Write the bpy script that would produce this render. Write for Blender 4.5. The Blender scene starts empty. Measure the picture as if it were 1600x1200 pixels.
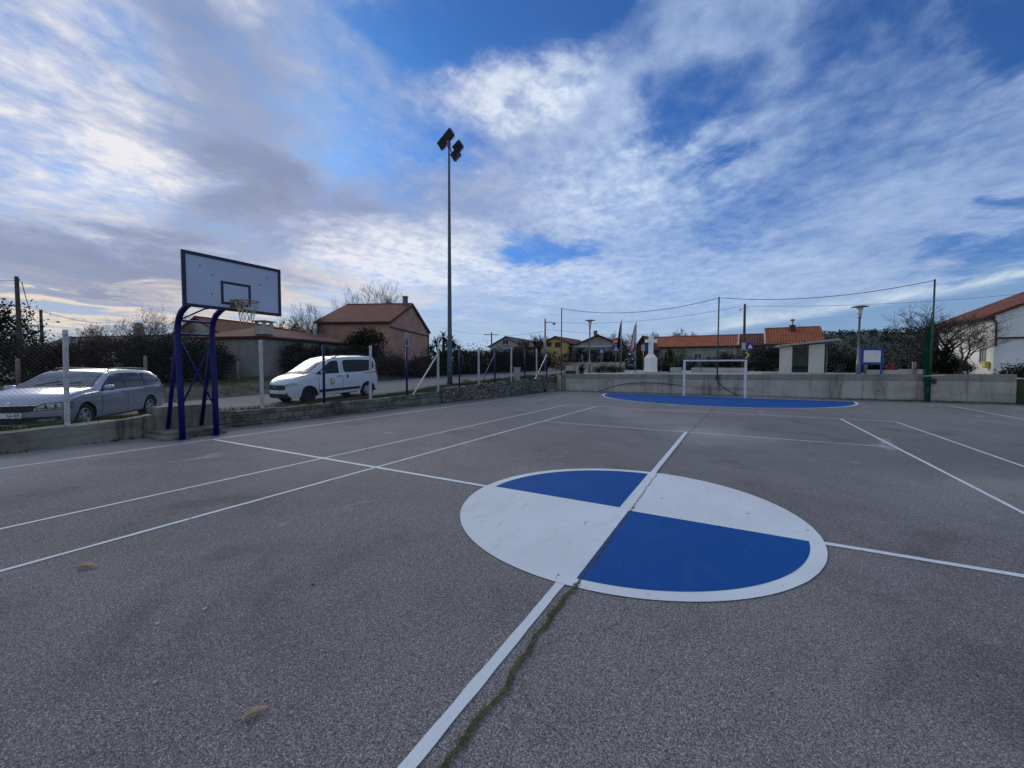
import bpy, bmesh, math, random
from mathutils import Vector, Matrix, noise as mnoise
random.seed(7)
SC = bpy.context.scene
COL = SC.collection
PI = math.pi

# ------------------------------------------------------------------ camera and site frame
F0, YAW, PITCH, ROLL = 640.9, -.5058, -.0431, .0027
CAM = Vector((1.1705, -4.8604, 1.6988))
cyw, syw, cpt, spt = math.cos(YAW), math.sin(YAW), math.cos(PITCH), math.sin(PITCH)
FW = Vector((syw*cpt, cyw*cpt, spt)); R0 = Vector((cyw, -syw, 0)); U0 = R0.cross(FW)
RT = R0*math.cos(ROLL)+U0*math.sin(ROLL); UP = U0*math.cos(ROLL)-R0*math.sin(ROLL)
FH = Vector((syw, cyw, 0))
def ray(px, py): return FW+RT*((px-800)/F0)+UP*((600-py)/F0)
def at(px, py, D):
    """site point seen along a surveyed bearing at horizontal distance D"""
    d = ray(px, py); return CAM+d*(D/d.dot(FH))
def lerp(x, xs, ys):
    if x <= xs[0]: return ys[0]
    for i in range(1, len(xs)):
        if x <= xs[i]:
            t = (x-xs[i-1])/(xs[i]-xs[i-1]); return ys[i-1]+(ys[i]-ys[i-1])*t
    return ys[-1]
def sstep(x, a, b):
    t = min(1, max(0, (x-a)/(b-a))); return t*t*(3-2*t)

# ------------------------------------------------------------------ node helpers
class NT:
    def __init__(s, tree): s.t = tree; s.N = tree.nodes; s.L = tree.links
    def n(s, typ, **kw):
        o = s.N.new(typ)
        for k, v in kw.items():
            if k.startswith('i_'):
                o.inputs[k[2:].replace('_', ' ')].default_value = v
            else: setattr(o, k, v)
        return o
    def put(s, sock, v):
        if hasattr(v, 'is_output'): s.L.new(v, sock)
        else:
            if isinstance(v, (tuple, list)) and len(v) == 3 and sock.type == 'RGBA': v = (*v, 1)
            sock.default_value = v
    def m(s, op, a, b=0.0, c=None, clamp=False):
        o = s.N.new('ShaderNodeMath'); o.operation = op; o.use_clamp = clamp
        s.put(o.inputs[0], a); s.put(o.inputs[1], b)
        if c is not None: s.put(o.inputs[2], c)
        return o.outputs[0]
    def mix(s, f, a, b, typ='MIX'):
        o = s.N.new('ShaderNodeMix'); o.data_type = 'RGBA'; o.blend_type = typ
        s.put(o.inputs[0], f); s.put(o.inputs[6], a); s.put(o.inputs[7], b)
        return o.outputs[2]
    def ss(s, v, a, b, lo=0.0, hi=1.0):
        o = s.N.new('ShaderNodeMapRange'); o.interpolation_type = 'SMOOTHSTEP'
        s.put(o.inputs[0], v); o.inputs[1].default_value = a; o.inputs[2].default_value = b
        o.inputs[3].default_value = lo; o.inputs[4].default_value = hi
        return o.outputs[0]
    def noise(s, vec, scale, detail=4, rough=.55, dist=0.0):
        o = s.N.new('ShaderNodeTexNoise')
        s.L.new(vec, o.inputs['Vector']); o.inputs['Scale'].default_value = scale
        o.inputs['Detail'].default_value = detail; o.inputs['Roughness'].default_value = rough
        o.inputs['Distortion'].default_value = dist
        return o.outputs['Fac']
    def mapv(s, vec, scale=(1, 1, 1), rot=(0, 0, 0), loc=(0, 0, 0)):
        o = s.N.new('ShaderNodeMapping'); s.L.new(vec, o.inputs[0])
        o.inputs['Scale'].default_value = scale; o.inputs['Rotation'].default_value = rot; o.inputs['Location'].default_value = loc
        return o.outputs[0]

def newmat(name):
    m = bpy.data.materials.new(name); m.use_nodes = True
    nt = NT(m.node_tree); b = nt.N['Principled BSDF']
    tc = nt.n('ShaderNodeTexCoord')
    return m, nt, b, tc.outputs['Object']
def bump(nt, b, h, strength=.3, dist=.02):
    o = nt.n('ShaderNodeBump'); o.inputs['Strength'].default_value = strength; o.inputs['Distance'].default_value = dist
    nt.L.new(h, o.inputs['Height']); nt.L.new(o.outputs[0], b.inputs['Normal'])
def mat(name, col, rough=.6, var=.18, scale=3.0, bmp=0.0, metal=0.0, spec=.4, fine=0, coat=0.0):
    m, nt, b, co = newmat(name)
    n1 = nt.noise(co, scale, 5, .6)
    f = nt.ss(n1, .3, .7)
    lo = tuple(c*(1-var) for c in col); hi = tuple(min(1, c*(1+var)) for c in col)
    c = nt.mix(f, lo, hi)
    if fine:
        n2 = nt.noise(co, fine, 3, .7)
        c = nt.mix(nt.ss(n2, .35, .65, 0, .5), c, tuple(x*.6 for x in col))
    nt.put(b.inputs['Base Color'], c)
    b.inputs['Roughness'].default_value = rough; b.inputs['Metallic'].default_value = metal
    b.inputs['Specular IOR Level'].default_value = spec
    b.inputs['Coat Weight'].default_value = coat; b.inputs['Coat Roughness'].default_value = .08
    if bmp: bump(nt, b, nt.noise(co, fine or scale*6, 4, .6), bmp)
    return m

MT = {}
def setup_materials():
    # asphalt of the court: pale weathered aggregate with dark pits, broad stains and scuffs
    def asphalt(name, lo, hi, dark, light, stains):
        m, nt, b, co = newmat(name)
        big = nt.noise(co, .22, 5, .62, .4); mid = nt.noise(co, 1.7, 6, .65)
        c = nt.mix(nt.ss(big, .34, .68), lo, hi)
        c = nt.mix(nt.ss(mid, .45, .72, 0, .45), c, hi)
        c = nt.mix(nt.ss(mid, .48, .30, 0, .30), c, tuple(x*.62 for x in lo))
        v = nt.n('ShaderNodeTexVoronoi'); nt.L.new(co, v.inputs['Vector']); v.inputs['Scale'].default_value = 165; v.inputs['Randomness'].default_value = 1
        vs0 = nt.n('ShaderNodeTexVoronoi'); nt.L.new(co, vs0.inputs['Vector']); vs0.inputs['Scale'].default_value = 80; s0 = nt.n('ShaderNodeSeparateColor'); nt.L.new(vs0.outputs['Color'], s0.inputs[0])
        sep = nt.n('ShaderNodeSeparateColor'); nt.L.new(v.outputs['Color'], sep.inputs[0])
        c = nt.mix(nt.ss(sep.outputs[0], .68, .96, 0, .70), c, light)
        c = nt.mix(nt.ss(sep.outputs[2], .30, .05, 0, .55), c, dark)
        c = nt.mix(nt.m('MULTIPLY', nt.ss(s0.outputs[0], .86, .97), nt.ss(vs0.outputs['Distance'], .55, .38, 0, .55)), c, light)
        c = nt.mix(nt.ss(v.outputs['Distance'], .38, .75, 0, .7), c, dark)
        n3 = nt.noise(co, 74, 5, .8, .6)
        c = nt.mix(nt.ss(n3, .50, .60, 0, .82), c, dark)
        if stains:
            sc = nt.noise(nt.mapv(co, (1, .42, 1), (0, 0, .5), (13.7, 4.1, 0)), .75, 6, .7, .5)
            c = nt.mix(nt.ss(sc, .62, .72, 0, .34), c, light)
            dk = nt.noise(nt.mapv(co, (1, 1, 1), (0, 0, 0), (7.3, 2.1, 0)), .55, 6, .62, .8)
            c = nt.mix(nt.ss(dk, .54, .72, 0, .42), c, dark)
            # dust swept towards the edges of the slab
            wd = nt.noise(nt.mapv(co, (1, 1, 1), (0, 0, 0), (1.3, 9.1, 0)), .09, 4, .6)
            c = nt.mix(nt.ss(wd, .5, .68, 0, .3), c, light)
            fc = nt.n('ShaderNodeTexVoronoi'); fc.feature = 'DISTANCE_TO_EDGE'
            wv = nt.mapv(co, (.16, .13, 1), (0, 0, .35))
            ad = nt.n('ShaderNodeVectorMath'); ad.operation = 'ADD'
            nz = nt.n('ShaderNodeTexNoise'); nt.L.new(co, nz.inputs['Vector']); nz.inputs['Scale'].default_value = 1.4; nz.inputs['Detail'].default_value = 6
            sc2 = nt.n('ShaderNodeVectorMath'); sc2.operation = 'SCALE'; sc2.inputs['Scale'].default_value = .12
            nt.L.new(nz.outputs['Color'], sc2.inputs[0]); nt.L.new(wv, ad.inputs[0]); nt.L.new(sc2.outputs[0], ad.inputs[1])
            nt.L.new(ad.outputs[0], fc.inputs['Vector']); fc.inputs['Scale'].default_value = 1
            gate = nt.ss(nt.noise(co, .35, 2), .5, .56)
            ck = nt.m('MULTIPLY', nt.ss(fc.outputs['Distance'], .0006, .0016, .35, 0), gate)
            c = nt.mix(ck, c, tuple(x*.5 for x in dark))
        nt.put(b.inputs['Base Color'], c); b.inputs['Roughness'].default_value = .85
        b.inputs['Specular IOR Level'].default_value = .3
        h = nt.m('SUBTRACT', sep.outputs[1], nt.m('MULTIPLY', v.outputs['Distance'], .8))
        bump(nt, b, nt.m('SUBTRACT', h, nt.m('MULTIPLY', n3, 1.6)), .6, .006)
        return m
    MT['asphalt'] = asphalt('court_asphalt', (.205, .190, .184), (.315, .292, .278), (.036, .034, .036), (.60, .57, .55), True)
    MT['road'] = asphalt('road_asphalt', (.17, .165, .165), (.24, .235, .23), (.09, .09, .09), (.40, .39, .37), False)
    # painted markings
    def paint(name, col, worn, wf, sp=.3):
        m, nt, b, co = newmat(name)
        n1 = nt.noise(co, .9, 5, .6); n2 = nt.noise(co, 55, 3, .7); n3 = nt.noise(nt.mapv(co, (1, .35, 1), (0, 0, .9)), 6, 6, .75)
        c = nt.mix(nt.ss(n1, .35, .7), tuple(x*.9 for x in col), col)
        c = nt.mix(nt.m('MULTIPLY', nt.ss(n3, .57, .68), wf), c, worn)
        n4 = nt.noise(nt.mapv(co, (1, .5, 1), (0, 0, .4)), 2.6, 8, .72, .4); c = nt.mix(nt.m('MULTIPLY', nt.ss(n4, .55, .66), wf*.55), c, worn)
        n5 = nt.noise(nt.mapv(co, (1, .4, 1), (0, 0, 2.2), (3, 1, 0)), 9, 3, .6); c = nt.mix(nt.m('MULTIPLY', nt.m('MULTIPLY', nt.ss(n5, .66, .70), nt.ss(n1, .47, .53)), wf*2), c, tuple(x*.3 for x in worn))
        c = nt.mix(nt.ss(n2, .60, .70, 0, .40), c, worn)
        nt.put(b.inputs['Base Color'], c); b.inputs['Roughness'].default_value = .75; b.inputs['Specular IOR Level'].default_value = sp
        bump(nt, b, nt.noise(co, 75, 2, .6), .35, .004)
        return m
    MT['white_paint'] = paint('white_court_paint', (.61, .655, .68), (.38, .37, .36), .45)
    MT['blue_paint'] = paint('blue_court_paint', (.003, .068, .27), (.03, .10, .27), .4, .12)
    # concrete
    def concrete(name, lo, hi, streak, ss=1.0, forms=False):
        m, nt, b, co = newmat(name)
        n1 = nt.noise(co, .8, 6, .65, .3); n2 = nt.noise(co, 14, 5, .7)
        c = nt.mix(nt.ss(n1, .3, .7), lo, hi)
        c = nt.mix(nt.ss(n2, .5, .75, 0, .35), c, tuple(x*.55 for x in lo))
        st = nt.noise(nt.mapv(co, (1.6*ss, 1.6*ss, .16)), 1.3, 6, .68, .2)
        c = nt.mix(nt.ss(st, .52, .7, 0, .75), c, streak)
        hz = nt.noise(nt.mapv(co, (.12, .12, 3.2)), 1.2, 4, .6)
        c = nt.mix(nt.ss(hz, .56, .7, 0, .45), c, streak)
        if forms:                                   # pour line, shutter joints and dirt that has run down from the top
            sx = nt.n('ShaderNodeSeparateXYZ'); nt.L.new(co, sx.inputs[0]); wz = nt.m('ADD', sx.outputs[2], nt.m('MULTIPLY', nt.m('SUBTRACT', n1, .5), .10))
            slope = nt.m('MULTIPLY', sx.outputs[0], -.009); zz = nt.m('ADD', wz, slope)
            c = nt.mix(nt.m('MULTIPLY', nt.ss(zz, .93, .965), nt.ss(n2, .25, .6, .25, .75)), c, (.17, .17, .145))
            c = nt.mix(nt.m('MULTIPLY', nt.ss(nt.m('ABSOLUTE', nt.m('SUBTRACT', zz, .945)), .022, .004), .6), c, streak)
            s2 = nt.noise(nt.mapv(co, (1.5, 1.5, .09), (0, 0, 0), (4, 0, 0)), .62, 7, .72, .5)
            run = nt.m('MULTIPLY', nt.ss(s2, .53, .68), nt.ss(nt.noise(co, 3.5, 5, .7), .3, .6, .35, 1))
            c = nt.mix(nt.m('MULTIPLY', run, .75), c, (.075, .072, .066))
            ft = nt.ss(nt.m('ADD', sx.outputs[2], nt.m('MULTIPLY', nt.m('SUBTRACT', n2, .5), .25)), .10, .0)
            c = nt.mix(nt.m('MULTIPLY', ft, .7), c, (.09, .088, .07))
            pt = nt.noise(co, 1.9, 3, .5); c = nt.mix(nt.ss(pt, .68, .72, 0, .35), c, (.11, .105, .10))
        nt.put(b.inputs['Base Color'], c); b.inputs['Roughness'].default_value = .9; b.inputs['Specular IOR Level'].default_value = .2
        bump(nt, b, n2, .5, .02)
        return m
    MT['concrete'] = concrete('weathered_concrete', (.34, .32, .28), (.48, .455, .40), (.11, .105, .095), 1.0, True)
    MT['old_concrete'] = concrete('old_mossy_concrete', (.085, .08, .068), (.25, .235, .20), (.035, .037, .030), 1.6)
    MT['pale_concrete'] = concrete('pale_concrete', (.36, .35, .32), (.48, .46, .42), (.22, .21, .19))
    # stone walls
    def stone(name, cols, mort, scale):
        m, nt, b, co = newmat(name)
        v = nt.n('ShaderNodeTexVoronoi'); v.feature = 'F1'; nt.L.new(nt.mapv(co, (1, 1, 1.5)), v.inputs['Vector']); v.inputs['Scale'].default_value = scale
        e = nt.n('ShaderNodeTexVoronoi'); e.feature = 'DISTANCE_TO_EDGE'; nt.L.new(nt.mapv(co, (1, 1, 1.5)), e.inputs['Vector']); e.inputs['Scale'].default_value = scale
        sep = nt.n('ShaderNodeSeparateColor'); nt.L.new(v.outputs['Color'], sep.inputs[0])
        c = nt.mix(sep.outputs[0], cols[0], cols[1])
        n2 = nt.noise(co, 11, 6, .7)
        c = nt.mix(nt.ss(n2, .45, .7, 0, .6), c, cols[2])
        ed = nt.ss(e.outputs['Distance'], 0.01, .09)
        c = nt.mix(ed, mort, c)
        nt.put(b.inputs['Base Color'], c); b.inputs['Roughness'].default_value = .95; b.inputs['Specular IOR Level'].default_value = .15
        bump(nt, b, nt.m('ADD', ed, nt.m('MULTIPLY', n2, .5)), .9, .05)
        return m
    MT['rubble'] = stone('rubble_stone', [(.10, .095, .085), (.24, .225, .205), (.07, .068, .06)], (.05, .048, .042), 4.2)
    MT['ochre_stone'] = stone('ochre_stone', [(.42, .37, .28), (.56, .50, .40), (.30, .27, .21)], (.26, .23, .18), 2.6)
    m, nt, b, co = newmat('block_masonry')
    sx = nt.n('ShaderNodeSeparateXYZ'); nt.L.new(co, sx.inputs[0]); cx = nt.n('ShaderNodeCombineXYZ'); nt.L.new(sx.outputs[1], cx.inputs[0]); nt.L.new(sx.outputs[2], cx.inputs[1])
    wob = nt.n('ShaderNodeTexNoise'); nt.L.new(co, wob.inputs['Vector']); wob.inputs['Scale'].default_value = 3; wob.inputs['Detail'].default_value = 5
    vs = nt.n('ShaderNodeVectorMath'); vs.operation = 'SCALE'; vs.inputs['Scale'].default_value = .16; nt.L.new(wob.outputs['Color'], vs.inputs[0])
    va = nt.n('ShaderNodeVectorMath'); va.operation = 'ADD'; nt.L.new(cx.outputs[0], va.inputs[0]); nt.L.new(vs.outputs[0], va.inputs[1])
    br = nt.n('ShaderNodeTexBrick'); nt.L.new(va.outputs[0], br.inputs['Vector']); br.inputs['Scale'].default_value = 1; br.inputs['Brick Width'].default_value = .38; br.inputs['Row Height'].default_value = .19; br.inputs['Mortar Size'].default_value = .012; br.inputs['Mortar Smooth'].default_value = .6
    br.inputs['Color1'].default_value = (.12, .115, .10, 1); br.inputs['Color2'].default_value = (.22, .21, .185, 1); br.inputs['Mortar'].default_value = (.085, .08, .07, 1)
    n1 = nt.noise(co, 1.6, 6, .7); n2 = nt.noise(co, 12, 6, .7)
    c = nt.mix(nt.ss(n1, .45, .66, 0, .8), br.outputs['Color'], (.045, .045, .038)); c = nt.mix(nt.ss(n2, .52, .7, 0, .6), c, (.05, .048, .04)); c = nt.mix(nt.ss(n2, .42, .3, 0, .5), c, (.34, .32, .29))
    nt.put(b.inputs['Base Color'], c); b.inputs['Roughness'].default_value = .95; b.inputs['Specular IOR Level'].default_value = .15
    bump(nt, b, nt.m('ADD', nt.m('MULTIPLY', br.outputs['Fac'], -.8), n2), .9, .04); MT['blocks'] = m
    # roof tiles: rows across the slope and rolls down it (local x along the eave)
    def tiles(name, lo, hi, dirt):
        m, nt, b, co = newmat(name)
        w1 = nt.n('ShaderNodeTexWave'); nt.L.new(co, w1.inputs[0]); w1.inputs['Scale'].default_value = 1.25; w1.bands_direction = 'X'; w1.inputs['Distortion'].default_value = .3
        w2 = nt.n('ShaderNodeTexWave'); nt.L.new(co, w2.inputs[0]); w2.inputs['Scale'].default_value = .95; w2.bands_direction = 'Z'; w2.wave_profile = 'SAW'; w2.inputs['Distortion'].default_value = .5
        n1 = nt.noise(co, 1.1, 6, .7); n2 = nt.noise(co, 7, 4, .7)
        c = nt.mix(nt.ss(n1, .3, .7), lo, hi)
        c = nt.mix(nt.ss(n2, .5, .72, 0, .6), c, dirt)
        h = nt.m('ADD', nt.m('MULTIPLY', w1.outputs['Fac'], .6), nt.m('MULTIPLY', w2.outputs['Fac'], .7))
        c = nt.mix(nt.ss(w2.outputs['Fac'], .0, .3, .35, 0), c, dirt)
        nt.put(b.inputs['Base Color'], c); b.inputs['Roughness'].default_value = .85; b.inputs['Specular IOR Level'].default_value = .2
        bump(nt, b, h, .8, .08)
        return m
    MT['tile_red'] = tiles('red_roof_tile', (.12, .042, .028), (.21, .072, .042), (.06, .03, .026))
    MT['tile_orange'] = tiles('orange_roof_tile', (.26, .074, .038), (.37, .118, .055), (.12, .05, .033))
    MT['tile_brown'] = tiles('brown_roof_tile', (.11, .045, .035), (.17, .068, .048), (.06, .03, .026))
    MT['tile_grey'] = tiles('grey_roof_tile', (.09, .085, .085), (.14, .13, .125), (.05, .05, .05))
    # plaster
    for k, c, v in (('pink', (.43, .26, .205), .2), ('grey_plaster', (.30, .285, .27), .2), ('yellow_plaster', (.50, .385, .15), .12),
                 ('white_plaster', (.84, .86, .83), .06), ('cool_plaster', (.50, .50, .50), .07), ('blue_plaster', (.40, .44, .48), .1),
                 ('shed_white', (.62, .60, .52), .1), ('dim_plaster', (.34, .36, .32), .15), ('ochre_plaster', (.28, .24, .17), .2)):
        MT[k] = mat(k, c, .9, v, .9, .25, 0, .15, 22)
    # metals, plastics
    MT['blue_metal'] = mat('blue_gloss_enamel', (.0015, .004, .115), .5, .25, 5, .1, 0, .35, 30)
    MT['navy'] = mat('navy_paint', (.012, .014, .05), .5, .2, 6, .05)
    MT['board_white'] = mat('backboard_white', (.40, .46, .60), .6, .05, 1.2, .04, 0, .3)
    MT['post_white'] = mat('white_post_paint', (.60, .60, .60), .55, .12, 5, .1, 0, .4, 40)
    MT['goal_white'] = mat('goal_white', (.72, .73, .74), .45, .08, 5, .05, 0, .5, 30)
    MT['galv'] = mat('galvanised_steel', (.24, .27, .31), .42, .2, 2, .05, .75, .5, 18)
    MT['mast'] = mat('mast_steel', (.080, .105, .150), .6, .2, 1.2, 0, 0, .4, 12)
    MT['dark_metal'] = mat('dark_metal', (.03, .033, .04), .5, .25, 6, .05, .2)
    MT['green_metal'] = mat('green_post_paint', (.03, .075, .06), .55, .25, 2, .05, 0, .4, 16)
    MT['net_green'] = mat('green_net', (.004, .085, .05), .9, .45, 9, .5, 0, .1, 60)
    MT['rope'] = mat('pale_rope', (.42, .38, .30), .85, .25, 20, 0, 0, .2)
    MT['dark_rope'] = mat('dark_rope', (.03, .035, .04), .85, .2, 10, 0, 0, .2)
    MT['rust'] = mat('rim_steel', (.20, .13, .085), .6, .4, 14, .2, .3)
    MT['wood'] = mat('weathered_wood', (.085, .07, .06), .9, .3, 3, .3, 0, .2, 24)
    MT['pale_wood'] = mat('pale_old_wood', (.26, .20, .17), .9, .3, 3, .3, 0, .2, 24)
    MT['silver'] = mat('silver_car_paint', (.33, .36, .41), .30, .03, .6, 0, .55, .5, 0, .8)
    MT['van_white'] = mat('white_car_paint', (.52, .585, .67), .35, .03, .6, 0, 0, .5, 0, .7)
    MT['car_glass'] = mat('car_glass', (.010, .013, .020), .06, .1, 2, 0, 0, .28)
    MT['car_screen'] = mat('car_windscreen', (.15, .175, .18), .10, .3, 1.5, 0, .45, .7)
    MT['wire'] = mat('dull_wire', (.045, .052, .065), .7, .2)
    MT['tyre'] = mat('tyre_rubber', (.018, .018, .02), .85, .3, 8, .2, 0, .3)
    MT['rim'] = mat('alloy_rim', (.42, .43, .46), .35, .1, 5, 0, .6, .5)
    MT['rim_dark'] = mat('dark_steel_rim', (.022, .022, .026), .6, .2, 5, 0, 0, .4)
    MT['black_plastic'] = mat('black_plastic', (.016, .017, .02), .55, .2, 8, .05, 0, .4)
    MT['lamp_glass'] = mat('headlight_glass', (.24, .27, .31), .12, .5, 16, .1, .35, .8, 0, .6)
    MT['chrome'] = mat('chrome', (.6, .6, .62), .15, .05, 4, 0, 1)
    MT['plate'] = mat('number_plate', (.68, .68, .66), .5, .05)
    MT['ink'] = mat('black_lettering', (.012, .012, .015), .6, .1)
    MT['sign_red'] = mat('sign_red', (.50, .045, .03), .5, .12)
    MT['sign_blue'] = mat('sign_blue', (.006, .035, .23), .5, .12)
    MT['sign_white'] = mat('sign_white', (.66, .67, .67), .5, .08)
    MT['sign_grey'] = mat('sign_back_grey', (.36, .38, .40), .5, .12)
    MT['sign_yellow'] = mat('sign_yellow', (.60, .50, .06), .55, .12)
    MT['emblem'] = mat('emblem_olive_yellow', (.36, .35, .09), .5, .3, 12); MT['flag_red'] = mat('flag_red', (.50, .025, .03), .8, .1); MT['flag_blue'] = mat('flag_blue', (.015, .03, .22), .8, .15)
    MT['flag_white'] = mat('flag_white', (.62, .62, .64), .8, .06); MT['flag_navy'] = mat('flag_navy', (.012, .02, .07), .8, .2)
    MT['window_glass'] = mat('window_glass', (.035, .042, .055), .08, .3, 2, 0, 0, .8)
    MT['window_frame'] = mat('window_frame_white', (.52, .52, .52), .6, .1)
    MT['dark_trim'] = mat('dark_trim', (.06, .045, .045), .8, .2)
    MT['shutter'] = mat('grey_shutter', (.11, .11, .11), .7, .2)
    MT['lamp_milk'] = mat('milk_glass', (.62, .62, .52), .4, .05)
    MT['flood_glass'] = mat('flood_glass', (.05, .055, .07), .15, .3, 5, 0, 0, .8)
    MT['bark'] = mat('bark', (.055, .048, .045), .95, .35, 5, .5, 0, .15, 22)
    MT['bark_warm'] = mat('warm_bark', (.115, .085, .06), .95, .3, 5, .4, 0, .15, 22)
    MT['red_flower'] = mat('red_flower', (.42, .05, .03), .8, .3)
    MT['dry_leaf'] = mat('dry_leaf', (.58, .41, .25), .75, .25, 25, .2, 0, .3)
    MT['grit'] = mat('pale_grit', (.45, .43, .40), .9, .25, 20)
    # foliage
    def leaf(name, lo, hi, tr=.18):
        m, nt, b, co = newmat(name)
        c = nt.mix(nt.ss(nt.noise(co, 1.1, 3, .6), .35, .65), lo, hi)
        c = nt.mix(nt.ss(nt.noise(co, 13, 2, .6), .4, .7, 0, .6), c, tuple(x*1.5 for x in hi))
        nt.put(b.inputs['Base Color'], c); b.inputs['Roughness'].default_value = .8; b.inputs['Specular IOR Level'].default_value = .12
        b.inputs['Subsurface Weight'].default_value = 0
        t = nt.n('ShaderNodeBsdfTranslucent'); nt.put(t.inputs[0], c)
        mx = nt.n('ShaderNodeMixShader'); mx.inputs[0].default_value = tr
        out = nt.N['Material Output']; nt.L.new(b.outputs[0], mx.inputs[1]); nt.L.new(t.outputs[0], mx.inputs[2]); nt.L.new(mx.outputs[0], out.inputs[0])
        return m
    MT['leaf_dark'] = leaf('leaf_dark', (0.0087, 0.0136, 0.0099), (0.0211, 0.0273, 0.0161))
    MT['leaf_blue'] = leaf('leaf_bluegreen', (0.0099, 0.0174, 0.0161), (0.0217, 0.0322, 0.0260))
    MT['leaf_hill'] = leaf('leaf_hill', (0.0099, 0.0161, 0.0112), (0.0211, 0.0285, 0.0174), .05)
    MT['leaf_green'] = leaf('leaf_green', (0.0161, 0.0260, 0.0112), (0.0341, 0.0465, 0.0186))
    MT['leaf_olive'] = leaf('leaf_olive', (.055, .062, .022), (.12, .12, .042))
    MT['leaf_brown'] = leaf('leaf_brown', (0.0279, 0.0223, 0.0186), (0.0527, 0.0403, 0.0298))
    MT['leaf_backlit'] = leaf('leaf_backlit', (.12, .085, .05), (.22, .16, .09), .35)  # golden backlight put into the leaf colour
    MT['leaf_purple'] = leaf('leaf_purple', (0.0136, 0.0099, 0.0174), (0.0279, 0.0186, 0.0310))
    MT['leaf_silver'] = leaf('leaf_silver', (0.0868, 0.0868, 0.0806), (0.1612, 0.1612, 0.1488))
    MT['grass'] = leaf('grass_blade', (.030, .052, .016), (.070, .098, .032), .25)
    MT['moss'] = leaf('moss', (.060, .070, .018), (.14, .15, .045), .1)
    # ground cover
    m, nt, b, co = newmat('rough_ground')
    n1 = nt.noise(co, .35, 6, .65, .4); n2 = nt.noise(co, 9, 5, .7); n3 = nt.noise(co, 45, 3, .7)
    c = nt.mix(nt.ss(n1, .38, .62), (.028, .040, .016), (.085, .072, .050))
    c = nt.mix(nt.ss(n2, .45, .7, 0, .6), c, (.035, .036, .018)); c = nt.mix(nt.ss(n3, .58, .7, 0, .3), c, (.16, .15, .12))
    nt.put(b.inputs['Base Color'], c); b.inputs['Roughness'].default_value = .95; bump(nt, b, n2, .8, .06); MT['ground'] = m
    m, nt, b, co = newmat('paving')
    n1 = nt.noise(co, .5, 5, .6); n2 = nt.noise(co, 16, 4, .7)
    c = nt.mix(nt.ss(n1, .3, .7), (.25, .245, .23), (.36, .35, .33)); c = nt.mix(nt.ss(n2, .5, .7, 0, .4), c, (.16, .155, .15))
    nt.put(b.inputs['Base Color'], c); b.inputs['Roughness'].default_value = .9; bump(nt, b, n2, .4, .02); MT['paving'] = m
    m, nt, b, co = newmat('wooded_hill')
    n1 = nt.noise(co, .05, 5, .65); n2 = nt.noise(co, .35, 5, .7)
    c = nt.mix(nt.ss(n1, .35, .65), (.020, .030, .020), (.045, .055, .030)); c = nt.mix(nt.ss(n2, .45, .7, 0, .6), c, (.015, .022, .017))
    nt.put(b.inputs['Base Color'], c); b.inputs['Roughness'].default_value = .95; bump(nt, b, n2, 1, 2.0); MT['hill'] = m
setup_materials()

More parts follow.
